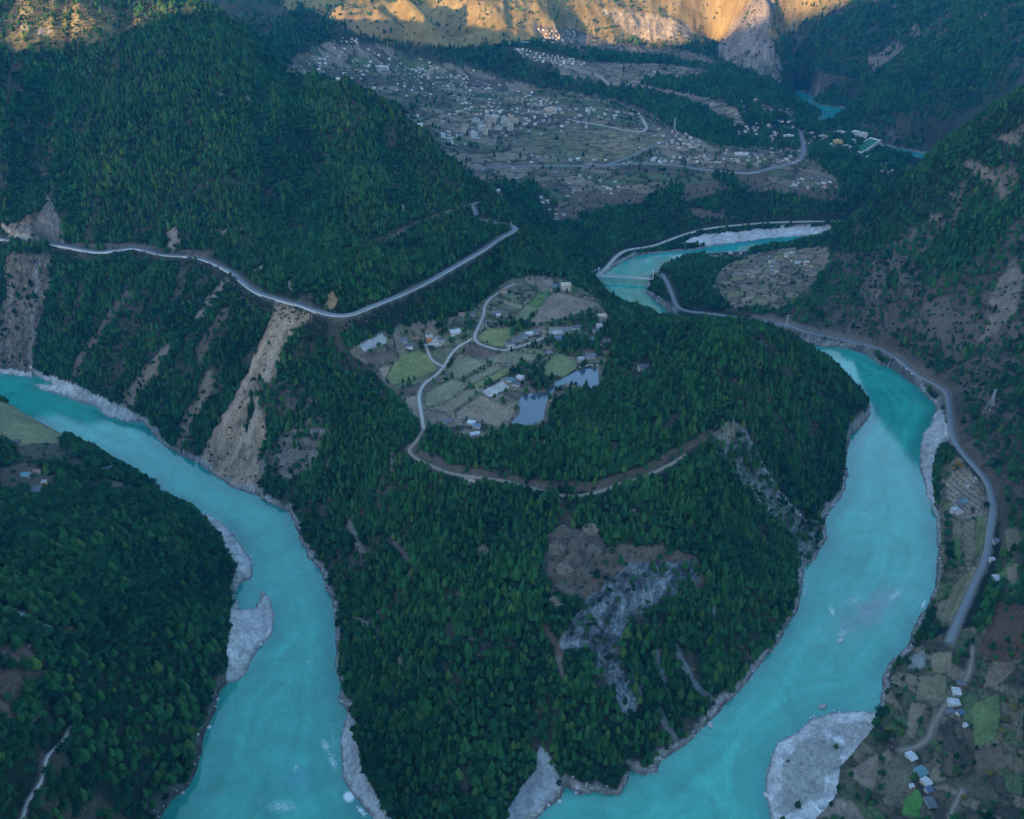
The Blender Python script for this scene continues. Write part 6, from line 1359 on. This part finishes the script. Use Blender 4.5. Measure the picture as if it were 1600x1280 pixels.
for a, b, k, lab in [(1110, 1133, 3.0, 'large pale boulder standing in the right river off the nose'), (1285, 1104, 3.4, 'white boulder in the water off the top of the gravel bar'), (1198, 1243, 2.4, 'white boulder at the water edge of the gravel bar, lowest'), (1314, 1000, 2.6, 'boulder at the foot of the submerged bar in the right river')]:
    x, y = at_z(a, b, 0.3); o = bpy.data.objects.new('boulder', STONES[0]); COL.objects.link(o); o.location = (x, y, .2); o.scale = (k * 1.3, k, k * .9); o.rotation_euler = (0, 0, random.uniform(0, 6)); tag(o, lab, 'boulder')
# ------------------------------------------------------------------ air, light, camera
HAZE = 0.000044
hx = MB(); hx.box(-9500, 5500, -8500, 5600, -8, 2600)
hz = hx.obj('haze', []); kind(hz, 'stuff')
hm = bpy.data.materials.new('haze'); hm.use_nodes = True; nt = hm.node_tree
for n_ in list(nt.nodes):
    if n_.type == 'BSDF_PRINCIPLED': nt.nodes.remove(n_)
pv = nt.nodes.new('ShaderNodeVolumePrincipled'); pv.inputs['Color'].default_value = (.03, .45, 1.0, 1); pv.inputs['Density'].default_value = HAZE; pv.inputs['Anisotropy'].default_value = .1
nt.links.new(pv.outputs[0], nt.nodes['Material Output'].inputs['Volume']); hz.data.materials.append(hm)
EL = math.atan(SUN_T)
AZ = math.atan2(-.6, -.8)                    # bearing of the sun, measured from +Y towards +X
world = bpy.data.worlds.new('World'); scene.world = world; world.use_nodes = True
nt = world.node_tree; bg = nt.nodes['Background']; sky = nt.nodes.new('ShaderNodeTexSky'); sky.sky_type = 'NISHITA'; sky.sun_disc = False
sky.sun_elevation = EL; sky.sun_rotation = AZ; sky.altitude = 1800; sky.air_density = 1.0; sky.dust_density = 2.5; sky.ozone_density = 1.0
nt.links.new(sky.outputs[0], bg.inputs['Color']); bg.inputs['Strength'].default_value = .15
sl = bpy.data.lights.new('sun', 'SUN'); sl.energy = 5.0; sl.angle = R(.5); sl.color = (1.0, .62, .27)
so = bpy.data.objects.new('sun', sl); COL.objects.link(so)
so.rotation_euler = Vector((.6 * math.cos(EL), .8 * math.cos(EL), -math.sin(EL))).to_track_quat('-Z', 'Y').to_euler()
cam = bpy.data.cameras.new('camera'); co = bpy.data.objects.new('camera', cam); COL.objects.link(co)
co.location = (0, 0, H); co.rotation_euler = (R(90) - PITCH, 0, 0); cam.sensor_width = 36; cam.lens = 36 * F / 1600; cam.clip_start = 1; cam.clip_end = 30000
scene.camera = co
vs = scene.view_settings; vs.view_transform = 'Standard'; vs.look = 'None'; vs.gamma = 1; vs.use_curve_mapping = False; vs.exposure = 2.5
scene.render.engine = 'CYCLES'
scene.cycles.max_bounces = 4; scene.cycles.diffuse_bounces = 2; scene.cycles.glossy_bounces = 2; scene.cycles.volume_bounces = 1; scene.cycles.transmission_bounces = 1
scene.cycles.use_denoising = True
